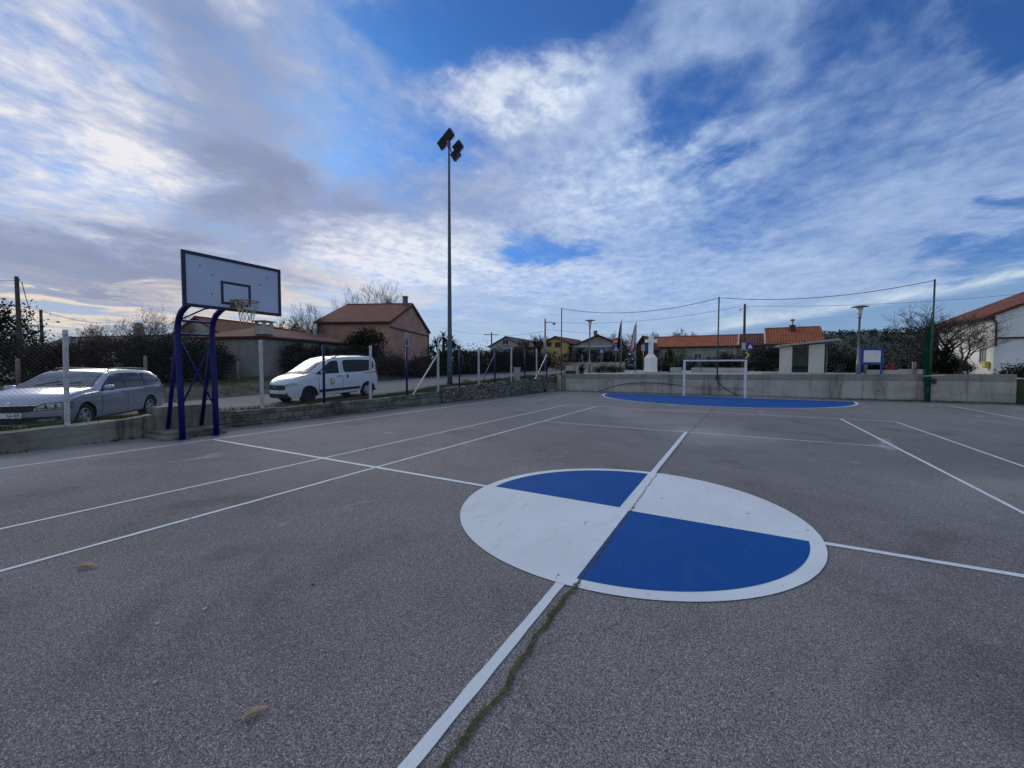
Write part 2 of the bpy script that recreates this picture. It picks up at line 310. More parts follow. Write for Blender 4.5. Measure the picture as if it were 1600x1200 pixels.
# ------------------------------------------------------------------ mesh builder
class MB:
    def __init__(s): s.v = []; s.f = []; s.mi = []; s.cur = 0
    def add(s, vs, fs):
        o = len(s.v); s.v += [tuple(p) for p in vs]; s.f += [tuple(i+o for i in f) for f in fs]; s.mi += [s.cur]*len(fs); return s
    def box(s, c, size, rz=0.0, M=None, bev=0.0):
        x, y, z = [d/2 for d in size]
        if bev > 0:
            b = min(bev, x*.9, y*.9, z*.9); pts = []; 
            bm = bmesh.new(); bmesh.ops.create_cube(bm, size=1, matrix=Matrix.Diagonal((2*x, 2*y, 2*z, 1)))
            bmesh.ops.bevel(bm, geom=bm.edges[:], offset=b, segments=2, affect='EDGES', profile=.5)
            bm.verts.index_update(); pts = [v.co.copy() for v in bm.verts]; fs = [[v.index for v in f.verts] for f in bm.faces]; bm.free()
        else:
            pts = [Vector((sx*x, sy*y, sz*z)) for sx in (-1, 1) for sy in (-1, 1) for sz in (-1, 1)]
            fs = [(0, 1, 3, 2), (4, 6, 7, 5), (0, 4, 5, 1), (2, 3, 7, 6), (0, 2, 6, 4), (1, 5, 7, 3)]
        T = (Matrix.Rotation(rz, 4, 'Z') if M is None else M.to_4x4())
        return s.add([T @ p+Vector(c) for p in pts], fs)
    def tube(s, pts, r, n=8, cap=True, square=False):
        pts = [Vector(p) for p in pts]; rs = r if isinstance(r, (list, tuple)) else [r]*len(pts)
        vs = []; fs = []; N = len(pts); prev = None
        for i, p in enumerate(pts):
            t = (pts[min(i+1, N-1)]-pts[max(i-1, 0)])
            t = t.normalized() if t.length > 1e-9 else Vector((0, 0, 1))
            if prev is None:
                a = Vector((0, 0, 1)) if abs(t.z) < .9 else Vector((0, 1, 0))
                a = (a-t*a.dot(t)).normalized()
            else:
                a = (prev-t*prev.dot(t)); a = a.normalized() if a.length > 1e-6 else prev
            prev = a; b = t.cross(a)
            for k in range(n):
                th = 2*PI*k/n+(PI/n if n == 4 else 0); vs.append(p+(a*math.cos(th)+b*math.sin(th))*rs[i])
        for i in range(N-1):
            for k in range(n):
                fs.append((i*n+k, i*n+(k+1) % n, (i+1)*n+(k+1) % n, (i+1)*n+k))
        if cap: fs += [tuple(range(n-1, -1, -1)), tuple((N-1)*n+k for k in range(n))]
        return s.add(vs, fs)
    def lathe(s, prof, n=16, T=None, cap=True):
        vs = []; fs = []
        for r, z in prof:
            for k in range(n): vs.append(Vector((r*math.cos(2*PI*k/n), r*math.sin(2*PI*k/n), z)))
        for i in range(len(prof)-1):
            for k in range(n): fs.append((i*n+k, i*n+(k+1) % n, (i+1)*n+(k+1) % n, (i+1)*n+k))
        if cap: fs += [tuple(range(n-1, -1, -1)), tuple((len(prof)-1)*n+k for k in range(n))]
        if T is not None: vs = [T @ v for v in vs]
        return s.add(vs, fs)
    def prism(s, poly, d, T=None):
        """polygon in local xz, extruded along +y by d"""
        n = len(poly); vs = [Vector((x, 0, z)) for x, z in poly]+[Vector((x, d, z)) for x, z in poly]
        fs = [tuple(range(n)), tuple(range(2*n-1, n-1, -1))]+[(i, i+n, (i+1) % n+n, (i+1) % n) for i in range(n)]
        if T is not None: vs = [T @ v for v in vs]
        return s.add(vs, fs)
    def slab(s, poly, z0, z1):
        n = len(poly); vs = [Vector((x, y, z0)) for x, y in poly]+[Vector((x, y, z1)) for x, y in poly]
        fs = [tuple(range(n-1, -1, -1)), tuple(range(n, 2*n))]+[(i, (i+1) % n, (i+1) % n+n, i+n) for i in range(n)]
        return s.add(vs, fs)
    def flat(s, poly, z): return s.add([(x, y, z) for x, y in poly], [tuple(range(len(poly)))])
    def grid(s, rows):
        nr = len(rows); nc = len(rows[0])
        return s.add([p for r in rows for p in r], [(i*nc+j, i*nc+j+1, (i+1)*nc+j+1, (i+1)*nc+j) for i in range(nr-1) for j in range(nc-1)])
    def obj(s, name, m, parent=None, smooth=False, world=False, fix=True, label=None):
        me = bpy.data.meshes.new(name)
        off = Vector(parent.location) if (world and parent) else Vector((0, 0, 0))
        me.from_pydata([tuple(Vector(p)-off) for p in s.v], [], s.f)
        for x in (m if isinstance(m, (list, tuple)) else [m]): me.materials.append(MT[x] if isinstance(x, str) else x)
        if isinstance(m, (list, tuple)): me.polygons.foreach_set('material_index', s.mi)
        if fix and len(s.f) < 60000:
            bm = bmesh.new(); bm.from_mesh(me); bmesh.ops.recalc_face_normals(bm, faces=bm.faces[:]); bm.to_mesh(me); bm.free()
        if smooth:
            me.polygons.foreach_set('use_smooth', [True]*len(me.polygons))
        me.update()
        o = bpy.data.objects.new(name, me); COL.objects.link(o)
        if parent: o.parent = parent
        if label: o['label'] = label
        return o
def sharp(o, ang=35):
    me = o.data; bm = bmesh.new(); bm.from_mesh(me); a = math.radians(ang)
    for e in bm.edges:
        e.smooth = not (len(e.link_faces) == 2 and e.calc_face_angle(0) > a)
    bm.to_mesh(me); bm.free(); return o
def tag(o, label, cat, group=None):
    o['label'] = label; o['category'] = cat
    if group: o['group'] = group
    return o
def thing(name, label, cat, loc=(0, 0, 0), rz=0.0, group=None):
    o = bpy.data.objects.new(name, None); COL.objects.link(o); o.empty_display_size = .2
    o.location = loc; o.rotation_euler = (0, 0, rz); return tag(o, label, cat, group)
def struct(o): o['kind'] = 'structure'; return o
def stuff(o): o['kind'] = 'stuff'; return o
def copy_tree(o, parent=None):
    c = o.copy(); COL.objects.link(c)
    if parent: c.parent = parent
    for ch in list(o.children): copy_tree(ch, c)
    return c
def jit(p, a, s=2.0):
    n = mnoise.noise_vector(Vector(p)*s); return Vector(p)+n*a
# ------------------------------------------------------------------ sky
SUN_AZ, SUN_EL = math.radians(-62), math.radians(24)      # compass from +Y, height
def azel(px, py):
    d = ray(px, py).normalized(); return math.atan2(d.x, d.y), math.asin(d.z)
def make_sky():
    w = bpy.data.worlds.new("World"); SC.world = w; w.use_nodes = True
    nt = NT(w.node_tree); bg = nt.N['Background']
    sky = nt.n('ShaderNodeTexSky'); sky.sky_type = 'NISHITA'; sky.sun_disc = False
    sky.sun_elevation = SUN_EL; sky.sun_rotation = SUN_AZ
    sky.air_density = 1.0; sky.dust_density = .6; sky.ozone_density = 3.0
    tc = nt.n('ShaderNodeTexCoord'); dirv = tc.outputs['Generated']
    sp = nt.n('ShaderNodeSeparateXYZ'); nt.L.new(dirv, sp.inputs[0]); dx, dy, dz = sp.outputs
    den = nt.m('MAXIMUM', nt.m('ADD', dz, .09), .03)
    cb = nt.n('ShaderNodeCombineXYZ'); nt.L.new(nt.m('DIVIDE', dx, den), cb.inputs[0]); nt.L.new(nt.m('DIVIDE', dy, den), cb.inputs[1])
    P = cb.outputs[0]
    az = nt.m('ARCTAN2', dx, dy); el = nt.m('ARCSINE', dz)
    nA = nt.noise(P, 1.3, 6, .6, .6); nB = nt.noise(nt.mapv(P, (1, 1, 1), (0, 0, 0), (5.2, 3.1, 0)), 1.3, 6, .6, .6)
    azw = nt.m('MULTIPLY_ADD', nt.m('SUBTRACT', nA, .5), .42, az); elw = nt.m('MULTIPLY_ADD', nt.m('SUBTRACT', nB, .5), .26, el)
    def blob(px, py, rx, ry, k, rot=0):
        a0, e0 = azel(px, py); a1 = azel(px+rx, py)[0]-a0; e1 = azel(px, py-ry)[1]-e0
        u = nt.m('MULTIPLY', nt.m('SUBTRACT', azw, a0), 1/abs(a1)); v = nt.m('MULTIPLY', nt.m('SUBTRACT', elw, e0), 1/abs(e1))
        if rot:
            c, s_ = math.cos(rot), math.sin(rot)
            u, v = nt.m('MULTIPLY_ADD', u, c, nt.m('MULTIPLY', v, s_)), nt.m('MULTIPLY_ADD', v, c, nt.m('MULTIPLY', u, -s_))
        q = nt.m('MULTIPLY_ADD', u, u, nt.m('MULTIPLY', v, v))
        return nt.ss(q, 0.0, 2.2, k, 0)
    def total(lst):
        acc = None
        for b in lst:
            o = blob(*b); acc = o if acc is None else nt.m('ADD', acc, o)
        return acc
    holes = total([(770, 20, 190, 95, 1.15), (930, 75, 90, 75, .70), (615, 225, 110, 100, .42), (1095, 180, 85, 66, .85), (868, 388, 70, 26, .70),
                   (1180, 310, 90, 70, .50), (1420, 130, 240, 150, .52), (1575, 385, 170, 44, .95), (1590, 20, 130, 80, .6), (235, 105, 60, 50, .30),
                   (690, 200, 60, 50, .25), (1060, 250, 50, 50, .3), (1330, 50, 110, 60, .40), (560, 60, 90, 60, .25)])
    bright = total([(70, 100, 230, 170, .27), (180, 310, 120, 90, .22), (795, 132, 125, 62, .44), (1000, 280, 170, 90, .20), (655, 385, 150, 44, .26),
                    (640, 440, 240, 44, .26), (1000, 440, 260, 46, .14), (395, 15, 40, 40, .22), (520, 400, 60, 40, .12)])
    dark = total([(370, 170, 120, 150, .16), (120, 405, 260, 44, .20), (330, 420, 170, 44, .17), (640, 300, 140, 46, .10), (430, 320, 130, 70, .14), (300, 20, 70, 50, .08),
                  (215, 466, 150, 16, .14)])
    veil = total([(395, 230, 170, 240, .55), (640, 330, 240, 70, .45), (900, 200, 90, 60, .2), (140, 420, 300, 80, .7), (1050, 130, 130, 110, .30), (1330, 330, 330, 130, .40), (1480, 130, 200, 130, .10)])
    # textures of the cloud sheet
    S1 = nt.mapv(P, (1.0, .62, 1), (0, 0, .55)); S2 = nt.mapv(P, (1.0, .85, 1), (0, 0, .35))
    n1 = nt.noise(S1, 1.15, 9, .60, .5)
    n2 = nt.noise(S2, 13.0, 5, .60, .25)
    n3 = nt.noise(S1, 3.4, 8, .62, .8)
    n4 = nt.noise(nt.mapv(P, (1.0, .85, 1), (0, 0, .5)), 5.6, 5, .55, .25)
    rip = nt.m('MULTIPLY_ADD', n2, .6, nt.m('MULTIPLY', n4, .4))
    cov = nt.m('MULTIPLY_ADD', nt.m('SUBTRACT', n1, .5), .60, .64)
    cov = nt.m('MULTIPLY_ADD', nt.m('SUBTRACT', n3, .5), .42, cov)
    cov = nt.m('MULTIPLY_ADD', nt.m('SUBTRACT', rip, .5), .95, cov)
    cov = nt.m('SUBTRACT', cov, nt.m('MULTIPLY', holes, .75))
    cov = nt.m('ADD', cov, nt.m('MULTIPLY', bright, .35)); cov = nt.m('ADD', cov, nt.m('MULTIPLY', veil, .45))
    alpha = nt.ss(cov, -.12, 1.06, .05, .97)
    lum = nt.m('MULTIPLY_ADD', nt.m('SUBTRACT', n3, .5), .20, .52)
    lum = nt.m('MULTIPLY_ADD', nt.m('SUBTRACT', n1, .5), .25, lum)
    lum = nt.m('ADD', lum, bright); lum = nt.m('SUBTRACT', lum, dark); lum = nt.m('SUBTRACT', lum, nt.m('MULTIPLY', veil, .10))
    lum = nt.m('MULTIPLY_ADD', nt.m('SUBTRACT', rip, .5), nt.m('MULTIPLY', nt.m('MULTIPLY_ADD', bright, 4.6, .42), nt.ss(el, .10, .46, .30, 1)), lum)
    ramp = nt.n('ShaderNodeValToRGB'); nt.L.new(lum, ramp.inputs[0]); cr = ramp.color_ramp
    cr.elements[0].position = 0.0; cr.elements[0].color = (.20, .23, .35, 1)
    cr.elements[1].position = 1.0; cr.elements[1].color = (.80, .80, .84, 1)
    for p_, c_ in ((.2, (.255, .295, .44, 1)), (.42, (.34, .395, .56, 1)), (.66, (.50, .545, .68, 1)), (.85, (.66, .68, .76, 1))):
        e = cr.elements.new(p_); e.color = c_
    side = nt.ss(az, azel(380, 300)[0], azel(1150, 300)[0])
    cloud = nt.mix(1.0, ramp.outputs[0], nt.mix(side, (1.08, 1.05, 1.03), (.86, 1.04, 1.20)), 'MULTIPLY')
    blue = nt.mix(1.0, sky.outputs[0], (.19, .62, 1.25), 'MULTIPLY')
    blue = nt.mix(1.0, blue, (.086, .086, .086), 'MULTIPLY')
    col = nt.mix(alpha, blue, cloud)
    # pale band low down, warm towards the hidden sun
    low = nt.ss(elw, -.02, .26, .70, 0)
    warmth = nt.ss(az, azel(760, 500)[0], azel(250, 500)[0])
    lowc = nt.mix(warmth, (.50, .60, .70), (.47, .44, .47))
    col = nt.mix(nt.m('MULTIPLY', low, nt.m('MULTIPLY_ADD', n3, .9, .35)), col, lowc)
    glow = total([(125, 490, 140, 15, .95), (230, 462, 80, 11, .35), (20, 478, 90, 12, .35), (470, 478, 80, 26, .55), (360, 492, 110, 18, .7), (560, 455, 120, 26, .35)])
    col = nt.mix(nt.m('MULTIPLY', glow, nt.ss(n3, .28, .6)), col, (.80, .70, .60))
    # the low grey-blue bank to the right with its bright upper edge
    a_l, e_l = azel(880, 552); a_r, e_r = azel(1600, 438); a_m, e_m = azel(1240, 494)
    t = nt.m('DIVIDE', nt.m('SUBTRACT', az, a_l), a_r-a_l)
    bend = e_m-(e_l+(e_r-e_l)*((a_m-a_l)/(a_r-a_l)))
    edge = nt.m('MULTIPLY_ADD', t, e_r-e_l, e_l)
    edge = nt.m('ADD', edge, nt.m('MULTIPLY', nt.m('SUBTRACT', nt.noise(nt.mapv(P, (1, 1, 1)), 1.8, 6, .65), .5), .018))
    ab = nt.m('SUBTRACT', el, edge)
    vis = nt.ss(t, -.05, .35)
    rim_ = nt.m('MULTIPLY', nt.m('MULTIPLY', nt.ss(ab, .0, .008), nt.ss(ab, .008, .034, 1, 0)), nt.ss(t, .30, .55))
    rim_ = nt.m('MULTIPLY', rim_, nt.ss(nt.noise(nt.mapv(P, (1, .3, 1), (0, 0, .9)), 3.2, 6, .7), .38, .62, .15, .9))
    bankc = nt.mix(nt.ss(el, 0, .12), (.27, .41, .58), (.19, .33, .55))
    col = nt.mix(nt.m('MULTIPLY', nt.m('MULTIPLY', nt.ss(ab, .004, -.006), vis), .9), col, bankc)
    col = nt.mix(rim_, col, (.60, .72, .80))
    # unseen sky overhead and behind, made an even bright sheet to add light
    behind = nt.ss(nt.m('MULTIPLY_ADD', dx, FH.x, nt.m('MULTIPLY', dy, FH.y)), .22, -.25)
    col = nt.mix(nt.m('MULTIPLY', behind, .85), col, nt.mix(nt.ss(el, 0, .7), (.56, .62, .70), (.34, .45, .66)))
    nt.L.new(nt.mix(1.0, col, (10, 10, 10), 'MULTIPLY'), bg.inputs[0]); bg.inputs[1].default_value = .1
    w.cycles.sampling_method = 'MANUAL'; w.cycles.sample_map_resolution = 512
make_sky()
sl = bpy.data.lights.new('sun', 'SUN'); sl.energy = 1.7; sl.angle = math.radians(34); sl.color = (1.0, .93, .84)
so = bpy.data.objects.new('sun', sl); COL.objects.link(so)
sd = Vector((math.sin(SUN_AZ)*math.cos(SUN_EL), math.cos(SUN_AZ)*math.cos(SUN_EL), math.sin(SUN_EL)))
so.rotation_euler = (-sd).to_track_quat('-Z', 'Y').to_euler(); so.location = (-30, 20, 30)

cd = bpy.data.cameras.new('camera'); co_ = bpy.data.objects.new('camera', cd); COL.objects.link(co_); SC.camera = co_
cd.sensor_width = 36; cd.lens = F0/1600*36; cd.clip_end = 5000; cd.clip_start = .05
m3 = Matrix((RT, UP, -FW)).transposed(); co_.matrix_world = Matrix.Translation(CAM) @ m3.to_4x4()
SC.view_settings.view_transform = 'Standard'; SC.view_settings.look = 'None'
SC.view_settings.exposure = 0.0; SC.view_settings.gamma = 1.0

# ------------------------------------------------------------------ terrain
def xw(y): return lerp(y, [-14, -8, -2.8, 10, 20, 22], [-11.3, -11.22, -11.08, -10.75, -10.02, -9.85])   # court face of the left wall
def hw(y): return lerp(y, [-14, -2.8, -1.8, -.6, 2, 6, 9.95, 10.05, 14, 19.6, 22], [.40, .41, .45, .50, .42, .45, .52, .68, .80, .93, 1.05])
def hroad(y): return lerp(y, [-20, -3, .8, 5.4, 8, 13, 20, 24, 30, 45, 70], [.1, .13, .11, .235, .34, .68, .99, 1.12, 1.25, 1.48, 1.5])
def yb(x): return 21.75+(x+10)*.062                                                                        # court face of the far wall
def H(x, y):
    if y > yb(x)+.1 and x > xw(20)-.5:
        z = max(1.15, hroad(y)) if y < 26 else hroad(y)
        return z*(1-sstep(x, 16, 30)*.0)
    d = xw(y)-x
    if d > 0:
        zr = hroad(y)
        if d < .5: return hw(y)-.03
        if d < 1.7: return hw(y)-.03+(zr-hw(y)+.03)*sstep(d, .5, 1.7)
        bank = sstep(d, 8.3, 10.5)*(.45 if y < 30 else .25)
        return zr+bank
    if x > 13.2: return .05+sstep(y, 14, 26)*1.1*sstep(x, 13.2, 15)+.1*sstep(x, 13.2, 14)
    return -.3
def make_ground():
    offs = [-1500, -700, -300, -150, -80, -50, -35, -26, -20, -16, -13, -11.5, -10.5, -9.8, -9.1, -8.4, -7.5, -6, -4, -2.6, -1.8, -1.4, -1.1, -.8, -.55, -.35, -.2, -.1]
    cols = [('l', o) for o in offs]+[('c', k/6) for k in range(7)]+[('r', o) for o in (.15, .6, 1.2, 2, 3.5, 6, 10, 18, 35, 80, 200, 600, 1500)]
    ys = [-1500, -600, -200, -80, -40, -25, -18, -14, -11, -9, -7.5, -6, -5, -4, -3, -2, -1, 0, 1, 2, 3, 4, 5, 6, 7, 8, 9, 9.95, 10.05, 11, 12, 13, 14, 15.5, 17, 18.5, 20, 21]
    rows = [('a', y) for y in ys]+[('b', d) for d in (.05, .15, .5, 1.2, 2.2, 3.5, 5, 7, 10, 14, 19, 25, 35, 50, 80, 150, 300, 700, 1500)]
    R = []
    for kind, v in rows:
        r = []
        for ck, cv in cols:
            yn = v if kind == 'a' else 22+v
            xl = xw(min(yn, 22)); xr = 13.2
            x = xl+cv if ck == 'l' else (xl+.02+(xr-xl-.04)*cv if ck == 'c' else xr+cv)
            y = v if kind == 'a' else yb(max(-12, min(14, x)))+v
            z = H(x, y)
            if ck == 'l' and cv < -2 and z > 0: z += (mnoise.noise(Vector((x*.35, y*.35, 0)))*.05 if cv > -60 else 0)*(1 if cv < -8.4 else 0)
            r.append((x, y, z))
        R.append(r)
    return struct(MB().grid(R).obj('ground', 'ground', smooth=False))
make_ground()
def strip(name, m, lo, hi, ys, dz=.006, nx=8):
    R = []
    for y in ys:
        a, b = lo(y), hi(y); R.append([(a+(b-a)*k/nx, y, H(a+(b-a)*k/nx, y)+dz) for k in range(nx+1)])
    return struct(MB().grid(R).obj(name, m))
strip('road', 'road', lambda y: xw(min(y, 22))-8.2, lambda y: xw(min(y, 22))-1.75 if y < 21 else xw(22)-1.75, [-60, -40, -25, -18, -14, -11, -9, -7.5, -6, -5, -4, -3, -2, -1, 0, 1, 2, 3, 4, 5, 6, 7, 8, 9, 9.95, 10.05, 11, 12, 13, 14, 15.5, 17, 18.5, 20, 21, 24, 26, 30, 38, 46, 56, 72], .012)
def plaza():
    R = []
    for d in (.32, .5, 1.2, 2.2, 3.5, 5, 7, 10, 14, 17):
        R.append([(x, yb(x)+d, H(x, yb(x)+d)+.02) for x in [-9.8+k*1.0 for k in range(28)]])
    return struct(MB().grid(R).obj('plaza_paving', 'paving'))
plaza()

# ------------------------------------------------------------------ court and its markings
court = struct(MB().slab([(xw(-13)+.0, -24), (13.4, -24), (13.4, yb(13.4)+.05), (xw(20)+.1, yb(-10)+.05), (xw(20)-.02, 20), (xw(10), 10), (xw(-2.8), -2.8)], -.25, 0).obj('court', 'asphalt'))
def band(name, p, q, w, m='white_paint', z=.004, step=.07, wob=.0065):
    p, q = Vector((*p, 0)), Vector((*q, 0)); d = (q-p); L = d.length; d.normalize(); nrm = Vector((-d.y, d.x, 0))
    n = max(2, int(L/step)); rows = []
    for i in range(n+1):
        c = p+d*(L*i/n)
        a = mnoise.noise(Vector((c.x*5, c.y*5, 1)))*wob; b = mnoise.noise(Vector((c.x*5, c.y*5, 9)))*wob
        rows.append([tuple(c+nrm*(w/2+a)+Vector((0, 0, z))), tuple(c-nrm*(w/2+b)+Vector((0, 0, z)))])
    return MB().grid(rows).obj(name, m, court)
SY, BY = 6.63, 12.10
for s in (-1, 1):
    band('tennis_sideline', (s*5.485, -BY), (s*5.485, BY), .05)
    band('tennis_sideline', (s*4.115, -BY), (s*4.115, BY), .055, z=.0042)
    band('pitch_sideline', (s*9.38, -20), (s*9.38, 20.7), .06)
for s in (-1, 1):
    band('service_line', (-4.06, s*SY), (4.06, s*SY), .05, z=.0046)
    band('base_line', (-5.46, s*BY), (5.46, s*BY), .05, z=.0048)
band('centre_service_line', (0, 1.93), (0, SY-.02), .085, z=.005); band('centre_service_line', (-.015, -1.93), (-.03, -SY), .070, z=.005)
band('halfway_line', (-9.35, .0), (-1.9, -.02), .075, z=.0052); band('halfway_line', (1.9, .0), (9.35, .12), .075, z=.0052)
band('goal_line', (-9.35, 20.72), (-6.0, 20.72), .05, z=.0052); band('goal_line', (6.0, 20.72), (9.35, 20.72), .05, z=.0052)
def arc(r, a0, a1, n, wob=.006, seed=0): 
    return [((r+mnoise.noise(Vector((math.cos(a0+(a1-a0)*k/n)*r*4, math.sin(a0+(a1-a0)*k/n)*r*9, seed)))*wob)*math.cos(a0+(a1-a0)*k/n), (r+0)*math.sin(a0+(a1-a0)*k/n)) for k in range(n+1)]
cc = MB().flat(arc(1.93, 0, 2*PI-2*PI/160, 159), .0062).obj('centre_circle', 'white_paint', court)
def quarter(a0, r, ox, oy):
    pts = []
    c, s_ = math.cos(a0), math.sin(a0)
    n = 50; R = []
    poly = [(ox, oy)]
    for k in range(n+1):
        a = a0+PI/2*k/n; x, y = r*math.cos(a), r*math.sin(a)
        poly.append((x, y))
    # clip to the quadrant bounded by ox, oy
    sx = 1 if math.cos(a0+PI/4) > 0 else -1; sy = 1 if math.sin(a0+PI/4) > 0 else -1
    poly = [(max(x*sx, ox*sx)*sx, max(y*sy, oy*sy)*sy) for x, y in poly]
    return MB().flat(poly, .0085).obj('blue_quarter', 'blue_paint', court)
quarter(PI/2, 1.80, -.055, .03); quarter(-PI/2, 1.80, .07, -.03)
def semi(r, z, name, m, ycut):
    pts = [(r*math.cos(PI+PI*k/90), ycut+r*math.sin(PI+PI*k/90)) for k in range(91)]
    return MB().flat(pts, z).obj(name, m, court)
semi(6.16, .0055, 'penalty_area_border', 'white_paint', 20.74); semi(6.05, .0088, 'penalty_area', 'blue_paint', 20.71)
# the grown-over joint that runs beside the centre line
def joint():
    def jx(y):
        inside = sstep(y, -2.1, -1.8)*(1-sstep(y, 1.8, 2.2)); k = 1-.55*inside
        x = .085+k*(.012*math.sin(y*1.7+.6)+.028*mnoise.noise(Vector((0, y*.9, 3))))+.030*mnoise.noise(Vector((0, y*4.4, 5)))*(1-.4*inside)
        return x+.02*inside*(1-sstep(y, -.3, .1))-.015*sstep(y, 0, .5)+.03*sstep(-y, 1.6, 4.2)+.22*sstep(y, 6.5, 14)
    rows = []; y = -9.0
    while y < 14.6:
        w = (.006+.012*abs(mnoise.noise(Vector((1, y*3.2, 0)))))*(1.3 if y < -1.9 else (.55 if y > 0 else .8))
        e = mnoise.noise(Vector((7, y*19, 0)))*.010; g = mnoise.noise(Vector((3, y*23, 0)))*.010
        rows.append([(jx(y)-w+e, y, .0105), (jx(y)+w+g, y, .0105)]); y += .022
    MB().grid(rows).obj('court_crack', mat('crack_soil', (.050, .054, .026), .95, .5, 30), court)
    mb = MB(); rnd = random.Random(3)
    y = -6.5
    while y < .1:
        dens = (1 if y < -1.8 else .85)*max(.12, .62+1.3*mnoise.noise(Vector((2, y*2.4, 0))))
        for k in range(int((46 if y < -1.9 else 9)*dens)):
            yy = y+rnd.uniform(0, .05); x = jx(yy)+rnd.gauss(0, .012 if y < -1.8 else .014); s = rnd.uniform(.003, .009)
            a = rnd.uniform(0, 2*PI); h = rnd.uniform(.001, .006)
            mb.add([(x+s*math.cos(a), yy+s*math.sin(a), .0085), (x+s*math.cos(a+2.1), yy+s*math.sin(a+2.1), .0085), (x+s*math.cos(a+4.2), yy+s*math.sin(a+4.2), .0085), (x+rnd.uniform(-.004, .004), yy+rnd.uniform(-.004, .004), .0085+h)],
                   [(0, 1, 3), (1, 2, 3), (2, 0, 3)])
        y += .05
    stuff(mb.obj('moss', 'moss', court, fix=False))
joint()
# ------------------------------------------------------------------ walls round the court
def wall_run(name, m, label, path, th, jitter, seg=.25, hz=6, cat='wall', topj=.02):
    """path: (x,y,z_top) of the court face; thickness goes away from the court (left of travel)"""
    pts = []
    for (a, b) in zip(path[:-1], path[1:]):
        n = max(1, int(math.hypot(b[0]-a[0], b[1]-a[1])/seg))
        for k in range(n): t = k/n; pts.append(tuple(a[i]+(b[i]-a[i])*t for i in range(3)))
    pts.append(path[-1])
    rows = []
    for i, p in enumerate(pts):
        q0, q1 = pts[max(0, i-1)], pts[min(len(pts)-1, i+1)]
        d = Vector((q1[0]-q0[0], q1[1]-q0[1], 0)).normalized(); nr = Vector((-d.y, d.x, 0))
        b = Vector((p[0], p[1], 0)); top = p[2]+mnoise.noise(Vector((p[0]*1.3, p[1]*1.3, 4)))*topj
        sec = [b+nr*.0+Vector((0, 0, -.2+(top+.2)*k/hz)) for k in range(hz+1)]
        sec += [b+nr*(th*k/3)+Vector((0, 0, top)) for k in (1, 2, 3)]+[b+nr*th+Vector((0, 0, -.25))]
        out = []
        for k, s_ in enumerate(sec):
            out.append(tuple(jit(s_, jitter, 2.3)+mnoise.noise_vector(s_*7)*jitter*.4))
        rows.append(out)
    mb = MB().grid(rows); n = len(rows[0])
    mb.add(rows[0], [tuple(range(n))]); mb.add(rows[-1], [tuple(range(n-1, -1, -1))])
    return tag(mb.obj(name, m), label, cat)
wall_run('retaining_wall', 'old_concrete', 'low crumbling concrete wall in front of the silver estate car', [(xw(y), y, hw(y)) for y in (-13.9, -8, -5, -2.8, -1.8, -.48)], .34, .028, topj=.05)
tag(MB().box((-11.0, .14, .30), (.36, 1.22, .82), bev=.025).obj('wall_block', 'old_concrete'), 'thick square concrete block behind the blue basketball frame', 'block')
wall_run('retaining_wall', 'blocks', 'long low block wall below the white van, left of the floodlight mast', [(xw(y), y, hw(y)) for y in (.76, 2, 4, 6, 8, 9.95)], .34, .032, topj=.05)
wall_run('rubble_wall', 'rubble', 'taller rough rubble wall below the floodlight mast', [(xw(y), y, hw(y)+.0) for y in (10.02, 12, 14, 17, 19.6)], .40, .05, .2, 7, topj=.07)
bw = [(-9.62, yb(-9.62), 1.19), (-4.4, yb(-4.4), 1.22), (0, yb(0), 1.25), (4, yb(4), 1.30), (9, yb(9), 1.36), (12.45, yb(12.45), 1.39)]
wall_run('concrete_wall', 'concrete', 'long grey stained concrete wall behind the goal', bw, .30, .006, .3, 6, topj=.006)
st_ = thing('stone_steps', 'small flight of stone steps in the far left corner of the court', 'steps', (-9.75, 20.55, 0))
for k in range(5):
    MB().box((-.02-.17*k, .06, .1+.2*k-.0), (.36, 1.65, .196), bev=.012).obj('step', 'old_concrete', st_)
tag(MB().box((-9.72, 21.52, .53), (.28, .22, 1.16), bev=.03).obj('wall_pillar', 'ochre_stone'), 'stubby stone pillar between the steps and the concrete wall', 'pillar')
def LD(lat, D, z): p = CAM+R0*lat+FH*D; return Vector((p.x, p.y, z))
